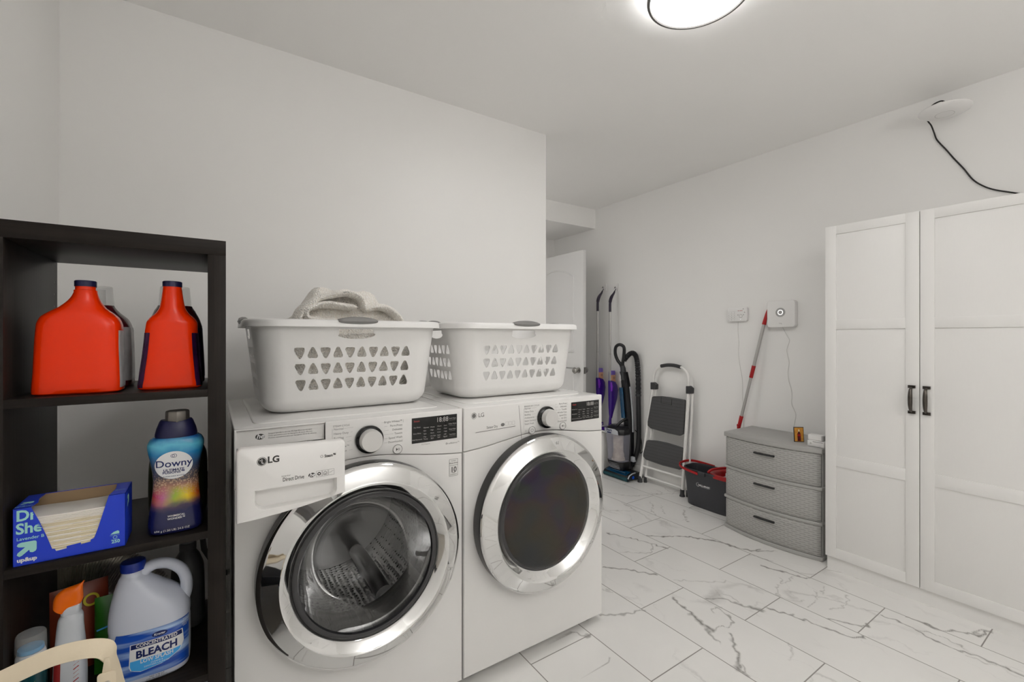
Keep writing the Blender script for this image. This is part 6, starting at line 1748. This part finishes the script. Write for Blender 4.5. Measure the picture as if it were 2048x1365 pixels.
# ------------------------------------------------------------------ folding step stool
def tread_mat():
    s = NT('ribbed_tread'); tc = s.add('ShaderNodeTexCoord'); sp = s.add('ShaderNodeSeparateXYZ'); s.link(tc.outputs['Object'], sp.inputs[0])
    wv = s.math('SINE', s.math('MULTIPLY', sp.outputs['Z'], 2*PI/0.026)); line = s.math('GREATER_THAN', wv, 0.93)
    s.link(s.mix(line, (0.064, 0.064, 0.066, 1), (0.036, 0.036, 0.037, 1)), s.b.inputs['Base Color']); s.b.inputs['Roughness'].default_value = 0.6
    bp = s.add('ShaderNodeBump', i_Strength=0.6, i_Distance=0.002, invert=True); s.link(line, bp.inputs['Height']); s.link(bp.outputs[0], s.b.inputs['Normal'])
    return s.m
M['tread'] = tread_mat()
def stool():
    t = thing('step_stool', 'white two-step folding step stool with charcoal treads folded against the wall', 'step stool', (3.06, 2.34, 0))
    LP = lambda y, z, off=0.0: (3.030 + 0.070*z - off, y, z)
    top = cr_spline([LP(2.476, 0.80), LP(2.474, 0.88), LP(2.466, 0.930), LP(2.440, 0.972), LP(2.394, 0.999), LP(2.306, 1.010), LP(2.218, 1.001), LP(2.172, 0.976), LP(2.147, 0.940), LP(2.138, 0.88), LP(2.133, 0.80)], 6)
    build('top_hoop', MB().tube(top, 0.0105, 16), M['stoolwhite'], t)
    build('hand_grip', MB().tube(cr_spline([LP(2.400, 0.9975), LP(2.350, 1.0075), LP(2.306, 1.0105), LP(2.262, 1.008), LP(2.212, 0.999)], 4), 0.0145, 16), M['stoolgrey'], t)
    for a, b in (((2.562, 0.028), (2.470, 0.832)), ((2.150, 0.028), (2.132, 0.832))):
        build('front_leg', MB().tube([LP(*a), LP((a[0]+b[0])/2, (a[1]+b[1])/2), LP(*b)], 0.0130, 16), M['stoolwhite'], t)
    for a, b in (((2.530, 0.050), (2.455, 0.80)), ((2.122, 0.050), (2.108, 0.80))):
        build('rear_leg', MB().tube([LP(*a, -0.030), LP((a[0]+b[0])/2, (a[1]+b[1])/2, -0.026), LP(*b, -0.016)], 0.0095, 14), M['stoolwhite'], t)
    for y, dy in ((2.470, -0.012), (2.130, -0.008)):
        mb = MB().prism([(y - 0.024 + dy, 0.800), (y + 0.018, 0.796), (y + 0.018, 0.856), (y - 0.010, 0.858), (y - 0.026 + dy, 0.842)], 'yz', 3.030 + 0.058 - 0.018, 3.030 + 0.058 + 0.020)
        br = build('hinge_bracket', mb, M['stoolgrey'], t, bevel=0.004)
    def step(poly, hinge):
        mb = MB()
        n = len(poly)
        mb.rings([[LP(p[0], p[1], -0.006) for p in poly], [LP(p[0], p[1], 0.016) for p in poly]])
        o = build('tread', mb, M['tread'], t, bevel=0.005, seg=3); return o
    s1 = step([(2.156, 0.480), (2.185, 0.462), (2.300, 0.462), (2.470, 0.473), (2.500, 0.490), (2.503, 0.520), (2.468, 0.735), (2.455, 0.742), (2.380, 0.750), (2.300, 0.752), (2.160, 0.747), (2.154, 0.738)], True)
    lt = MB().tube([LP(2.375, 0.745, 0.0175), LP(2.372, 0.697, 0.0175), LP(2.270, 0.692, 0.0175), LP(2.270, 0.742, 0.0175)], 0.0016, 8); build('latch_outline', lt, M['vacblack'], s1)
    step([(2.158, 0.212), (2.175, 0.200), (2.330, 0.196), (2.505, 0.205), (2.533, 0.225), (2.533, 0.250), (2.505, 0.362), (2.492, 0.370), (2.400, 0.382), (2.300, 0.384), (2.158, 0.374), (2.154, 0.365)], False)
    for y, z, y2, z2, off in ((2.545, 0.143, 2.148, 0.143, 0.0), (2.535, 0.052, 2.125, 0.052, -0.028)):
        build('cross_bar', MB().tube([LP(y, z, off), LP((y+y2)/2, z, off), LP(y2, z2, off)], 0.0085, 14), M['stoolwhite'], t)
    for y, off in ((2.564, 0.0), (2.151, 0.0), (2.532, -0.030), (2.122, -0.030)):
        mb = MB(); p = LP(y, 0, off)
        mb.lathe([(0.021, 0.0), (0.020, 0.008), (0.016, 0.018), (0.0155, 0.052), (0.010, 0.054)], (p[0] + 0.001, y, 0), 'z', 20, cap=True)
        if off: mb = MB().lathe([(0.014, 0.0), (0.013, 0.008), (0.0115, 0.050)], (p[0], y, 0), 'z', 16, cap=True)
        build('rubber_foot', mb, M['stoolgrey'], t)
stool()

# ------------------------------------------------------------------ upright vacuum
def vacuum():
    t = thing('upright_vacuum', 'black and blue upright vacuum cleaner with dusty clear bin in the corner', 'vacuum cleaner', (3.02, 2.75, 0))
    hb = MB().prism([(2.925, 0.012), (2.925, 0.030), (2.945, 0.052), (3.00, 0.066), (3.08, 0.066), (3.12, 0.045), (3.12, 0.012)], 'xz', 2.605, 2.895)
    h = build('floor_head', hb, M['vacblack'], t, bevel=0.005)
    build('head_window', MB().prism([(2.938, 0.0505), (3.000, 0.0695), (3.000, 0.0665), (2.940, 0.0475)], 'xz', 2.640, 2.875), M['vacblue'], h)
    build('head_ridge', MB().tube([(2.962, 2.66, 0.062), (2.955, 2.75, 0.066), (2.962, 2.84, 0.062)], 0.008, 12), M['vacblue'], h)
    build('brush_roll', MB().tube([(2.935, 2.612, 0.020), (2.935, 2.75, 0.020), (2.935, 2.888, 0.020)], 0.017, 18), M['vacblue2'], h)
    build('silver_edge', MB().tube([(2.930, 2.607, 0.030), (2.945, 2.606, 0.055), (2.985, 2.606, 0.068), (3.02, 2.606, 0.069)], 0.005, 10), M['vacsilver'], h)
    build('blue_hub', MB().cyl((2.990, 2.6045, 0.034), 0.013, -0.004, 'y', 20), M['vacblue3'], h)
    for z_, y_ in ((2.622, 0), (2.878, 0)): build('wheel', MB().lathe([(0.016, -0.008), (0.018, -0.006), (0.018, 0.006), (0.016, 0.008)], (3.095, z_, 0.018), 'y', 20, cap=True), M['vacblack'], h)
    # motor base with louvres
    oct_ = lambda x0, y0, x1, y1, c: [(x0 + c, y0), (x1 - c, y0), (x1, y0 + c), (x1, y1 - c), (x1 - c, y1), (x0 + c, y1), (x0, y1 - c), (x0, y0 + c)]
    mb = MB(); P0 = oct_(2.950, 2.700, 3.060, 2.850, 0.02); P1 = oct_(2.928, 2.680, 3.075, 2.872, 0.03)
    mb.rings([[(p[0], p[1], 0.070) for p in P0], [(p[0], p[1], 0.145) for p in P1]])
    mo = build('motor_housing', mb, M['vacblack'], t, bevel=0.004)
    lv = MB()
    for k in range(4):
        z = 0.088 + k * 0.014; lv.tube([(2.945 - k*0.0035, 2.715, z), (2.945 - k*0.0035, 2.775, z - 0.002), (2.945 - k*0.0035, 2.835, z)], 0.0022, 6)
    build('louvre', lv, M['vacsilver'], mo)
    mb = MB(); Q0 = oct_(2.932, 2.684, 3.060, 2.868, 0.032); Q1 = oct_(2.918, 2.668, 3.060, 2.882, 0.032)
    mb.rings([[(p[0], p[1], 0.146) for p in Q0], [(p[0], p[1], 0.385) for p in Q1]])
    dc = build('dust_bin', mb, M['vacclear'], t, bevel=0.004)
    mb = MB().lathe([(0.050, 0.152), (0.052, 0.20), (0.044, 0.22), (0.046, 0.375)], (2.995, 2.776, 0), 'z', 28, cap=True)
    mb.lathe([(0.060, 0.150), (0.058, 0.168), (0.03, 0.172)], (2.995, 2.776, 0), 'z', 28, cap=True)
    build('filter_core', mb, M['dust'], dc)
    # lid, silver badge and carrying handle
    mb = MB(); mb.rings([[(p[0], p[1], 0.386) for p in Q1], [(p[0], p[1], 0.432) for p in oct_(2.922, 2.672, 3.062, 2.878, 0.035)], [(p[0], p[1], 0.455) for p in oct_(2.965, 2.690, 3.062, 2.860, 0.03)]])
    ld = build('bin_lid', mb, M['vacblack'], t, bevel=0.005)
    mb = MB(); mb.prism([(2.705, 0.386), (2.865, 0.386), (2.868, 0.43), (2.745, 0.432), (2.712, 0.420)], 'yz', 2.9155, 2.9185)
    bd = build('badge_plate', mb, M['vacsilver'], ld, bevel=0.0008)
    L = MB(); put_text(L, 'Shark', 0.030, lambda x, y, l=0: (2.9150 - l, 2.812 - x, 0.417 + y), bold=0.03); ink('badge_lettering', L, M['navyprint'], bd)
    L = MB(); flat_shape(L, [(0, 0), (0.05, 0), (0.05, 0.011), (0, 0.011)], lambda x, y, l=0: (2.9150, 2.835 - x, 0.390 + y)); ink('badge_lettering', L, M['navyprint'], bd)
    build('carry_handle', MB().tube(cr_spline([(2.960, 2.775, 0.442), (2.968, 2.760, 0.462), (3.00, 2.745, 0.492), (3.04, 2.73, 0.510), (3.06, 2.725, 0.505)], 5), 0.011, 14), M['vacblack'], ld)
    # spine, blue side, wand and grip
    sp_ = [(3.075, 2.745, 0.07), (3.080, 2.735, 0.25), (3.078, 2.730, 0.45), (3.070, 2.735, 0.65), (3.055, 2.745, 0.82), (3.040, 2.755, 0.93)]
    C = cr_spline(sp_, 6); n = len(C); rings = []
    for i, p in enumerate(C):
        f = i / (n-1); hx = 0.026 + 0.010*(1-f); hy = 0.034 + 0.014*(1-f)
        rings.append([(p.x + hx*a, p.y + hy*b, p.z) for a, b in ((-1,-0.6), (-0.6,-1), (0.6,-1), (1,-0.6), (1,0.6), (0.6,1), (-0.6,1), (-1,0.6))])
    s_ = build('spine', MB().rings(rings), M['vacblack'], t, sharp=30)
    build('blue_side_panel', MB().tube(cr_spline([(3.032, 2.752, 0.52), (3.028, 2.758, 0.62), (3.022, 2.762, 0.72), (3.018, 2.765, 0.79)], 5), [0.020]*16, 12, flat=0.7), M['vacblue'], t)
    build('silver_side_strip', MB().tube(cr_spline([(3.080, 2.685, 0.40), (3.078, 2.688, 0.55), (3.070, 2.696, 0.70), (3.064, 2.705, 0.80)], 5), 0.007, 10), M['vacsilver'], s_)
    L = MB(); put_text(L, 'Shark', 0.030, lambda x, y, l=0: (3.0175 - l, 2.772 + y, 0.885 + x), bold=0.03); ink('spine_lettering', L, M['whiteprint'], s_)
    hp = cr_spline([(3.035, 2.760, 0.90), (3.025, 2.770, 0.985), (3.012, 2.800, 1.030), (2.998, 2.815, 1.090), (2.995, 2.805, 1.150), (3.000, 2.765, 1.172), (3.012, 2.728, 1.150), (3.018, 2.732, 1.080), (3.025, 2.758, 0.985)], 6)
    build('loop_grip', MB().tube(hp, 0.0145, 14), M['vacblack'], t)
    build('wand_joint', MB().tube([(3.042, 2.752, 0.86), (3.034, 2.757, 0.96), (3.028, 2.762, 1.00)], [0.028, 0.024, 0.016], 18), M['greyplastic2'], t)
    hs = cr_spline([(3.030, 2.745, 1.030), (3.055, 2.720, 1.075), (3.080, 2.695, 1.098), (3.095, 2.670, 1.080), (3.102, 2.655, 1.02), (3.105, 2.648, 0.90), (3.106, 2.645, 0.72)], 22)
    build('ribbed_hose', MB().tube(hs, [0.0205 + (0.003 if (k // 2) % 2 else 0) for k in range(len(hs))], 16), M['vacblack'], t, sharp=20)
    build('lower_hose', MB().tube(cr_spline([(3.106, 2.645, 0.72), (3.106, 2.642, 0.55), (3.106, 2.640, 0.40), (3.104, 2.645, 0.28), (3.098, 2.67, 0.18), (3.09, 2.70, 0.10)], 6), 0.0205, 16), M['vacblack'], t)
    build('hose_clip', MB().lathe([(0.024, 0), (0.024, 0.016)], (3.1055, 2.645, 0.72), 'z', 20, cap=True), M['greyplastic2'], t)
    build('hose_clip', MB().box(3.06, 2.660, 0.14, 3.098, 2.700, 0.185), M['vacsilver'], t, bevel=0.004)
    build('power_cord', MB().tube(cr_spline([(3.09, 2.67, 0.42), (3.115, 2.63, 0.36), (3.118, 2.622, 0.28), (3.11, 2.63, 0.22), (3.115, 2.60, 0.25), (3.120, 2.585, 0.30), (3.122, 2.575, 0.285)], 5), 0.004, 8), M['darkcord'], t)
M['vacblue2'] = mat('teal_brush', (0.004, 0.05, 0.065, 1), 0.6, var=0.6, nscale=60)
M['vacblue3'] = mat('bright_blue_hub', (0.01, 0.10, 0.65, 1), 0.3)
M['greyplastic2'] = mat('slate_plastic', (0.04, 0.042, 0.046, 1), 0.4, var=0.05)
vacuum()

# ------------------------------------------------------------------ spray mops hanging on hooks
def spray_mop():
    t = thing('spray_mop', 'purple spray mop hanging on the wall hook nearest the door', 'mop', (3.025, 3.063, 0.38))
    # local frame: x, y relative to the pole, z from 0
    gr = cr_spline([(0.078, 0.018, 1.328), (0.084, 0.018, 1.340), (0.092, 0.018, 1.337), (0.094, 0.018, 1.325), (0.088, 0.018, 1.312), (0.074, 0.016, 1.298)], 5)
    build('hanging_loop', MB().tube(gr, 0.0035, 8), M['mophandle'], t, world=False)
    gp = cr_spline([(0.078, 0.016, 1.302), (0.062, 0.012, 1.280), (0.030, 0.006, 1.250), (0.008, 0.002, 1.215), (0.0, 0.0, 1.175), (0.0, 0.0, 1.105)], 6)
    n = len(gp); build('handle', MB().tube(gp, [0.0055 + 0.0095 * min(1, k / (n * 0.45)) - (0.003 if k > n * 0.7 else 0) for k in range(n)], 16), M['mophandle'], t, world=False)
    build('pole', MB().tube([(0, 0, 1.11), (0, 0, 0.8), (0, 0, 0.45)], 0.0088, 16), M['alu'], t, world=False)
    build('pole_collar', MB().tube([(0, 0, 0.724), (0, 0, 0.712)], 0.0095, 16), M['printlight'], t, world=False)
    # curved purple housing
    rings = []
    for z, hx, hy, ox in ((0.130, 0.012, 0.012, 0.008), (0.18, 0.022, 0.018, 0.014), (0.24, 0.036, 0.022, 0.024), (0.31, 0.049, 0.026, 0.036), (0.38, 0.054, 0.028, 0.040), (0.43, 0.050, 0.028, 0.036), (0.462, 0.036, 0.026, 0.022), (0.475, 0.014, 0.014, 0.0)):
        rings.append([(ox + hx*math.copysign(abs(math.cos(a))**0.8, math.cos(a)), hy*math.copysign(abs(math.sin(a))**0.8, math.sin(a)) , z) for a in [2*PI*k/28 for k in range(28)]])
    hs = build('liquid_housing', MB().rings(rings), M['purple'], t, world=False)
    build('trigger_panel', MB().tube([(-0.006, -0.020, 0.46), (-0.006, -0.026, 0.42), (-0.004, -0.024, 0.38)], [0.008, 0.011, 0.006], 14), M['violet2'], hs, world=False)
    bt = Vessel([(0.36, 0.070, 0.042, 0.030, 0.022, 3), (0.50, 0.070, 0.042, 0.032, 0.022, 3), (0.545, 0.070, 0.042, 0.031, 0.022, 3), (0.56, 0.070, 0.042, 0.028, 0.020, 3)])
    b = build('refill_bottle', bt.mesh(32, 2), M['violet'], t, world=False)
    build('refill_label', bt.side_patch(-PI + 0.02, 0.9, 0.40, 0.522, 0.0008, 24, 6), M['peach'], b, world=False)
    L = MB(); ringshape(L, 0.072, 0.495, 0.006, 0.010, lambda x, y, l=0: (x, bt.fy(x, y) - 0.0014, y)); ink('refill_label', L, M['print'], b, world=False)
    build('neck', MB().tube([(0.004, 0, 0.14), (0.0, 0, 0.09), (0.0, 0, 0.045)], [0.012, 0.013, 0.018], 16), M['purple'], t, world=False)
    hd = MB(); hd.prism(rrect(-0.055, -0.012, 0.075, 0.072, 0.02), 'xy', 0.018, 0.048)
    h = build('mop_head', hd, M['purple'], t, world=False, bevel=0.004)
    build('cleaning_pad', MB().prism(rrect(-0.060, -0.016, 0.080, 0.076, 0.02), 'xy', 0.004, 0.018), M['device'], t, world=False, bevel=0.003)
    L = MB(); put_text(L, 'Swiffer', 0.022, lambda x, y, l=0: (0.020 + x, -0.0128 - l, 0.033 + y), bold=0.02); ink('head_lettering', L, M['whiteprint'], h, world=False)
    return t
M['violet2'] = mat('magenta_trigger', (0.16, 0.01, 0.42, 1), 0.3)
sm1 = spray_mop()
dup(sm1, (3.025, 2.905, 0.365), 0.0, 'purple spray mop hanging on the wall hook closer to the vacuum')
for (y, z, lb) in ((3.081, 1.715, 'small clear adhesive hook on the wall holding the left mop'), (2.923, 1.700, 'small clear adhesive hook on the wall holding the right mop')):
    mb = MB().prism(rrect(y - 0.010, z - 0.030, y + 0.010, z + 0.040, 0.006), 'yz', XW - 0.004, XW - 0.0003)
    mb.tube(cr_spline([(XW - 0.004, y, z + 0.004), (XW - 0.016, y, z - 0.008), (XW - 0.030, y, z - 0.008), (XW - 0.035, y, z + 0.006)], 5), 0.0035, 8)
    tag(build('wall_hook', mb, M['device'], origin=(XW - 0.004, y, z)), lb, 'hook')
t = thing('storage_bin', 'plain white lidded bin on the floor below the hanging mops', 'storage bin', (3.04, 3.05, 0))
bn = MB(); V = Vessel([(0.0, 3.045, 3.075, 0.062, 0.115, 6), (0.004, 3.045, 3.075, 0.068, 0.12, 6), (0.34, 3.045, 3.075, 0.078, 0.132, 6)])
build('bin_body', V.mesh(48, 3), M['trim'], t, sharp=60)
V = Vessel([(0.338, 3.045, 3.075, 0.081, 0.135, 6), (0.352, 3.045, 3.075, 0.081, 0.135, 6), (0.357, 3.045, 3.075, 0.076, 0.130, 6)])
build('bin_lid', V.mesh(48, 2), M['trim'], t, sharp=60)

# ------------------------------------------------------------------ uplighter added unseen behind the camera to brighten the ceiling
def upfill(x, y):
    t = thing('upfill_lamp', 'white uplighter lamp added unseen behind the camera to light the ceiling', 'fill light', (x, y, 0))
    build('base', MB().lathe([(0.15, 0), (0.15, 0.012), (0.14, 0.022), (0.02, 0.03)], (0, 0, 0), 'z', 40, cap=True), M['device'], t, world=False)
    build('pole', MB().cyl((0, 0, 0.025), 0.012, 1.68), M['device'], t, world=False)
    build('fill_shade', MB().lathe([(0.02, 1.68), (0.12, 1.72), (0.20, 1.80), (0.195, 1.80), (0.115, 1.728), (0.02, 1.69)], (0, 0, 0), 'z', 48, closed=True), M['device'], t, world=False)
    build('fill_disc', MB().lathe([(0.188, 1.795), (0.0005, 1.796)], (0, 0, 0), 'z', 48), M['upfill_glow'], t, world=False)
M['upfill_glow'] = emis('upfill_disc', (1.0, 0.992, 0.982, 1), UPFILL)
upfill(0.95, -1.30)
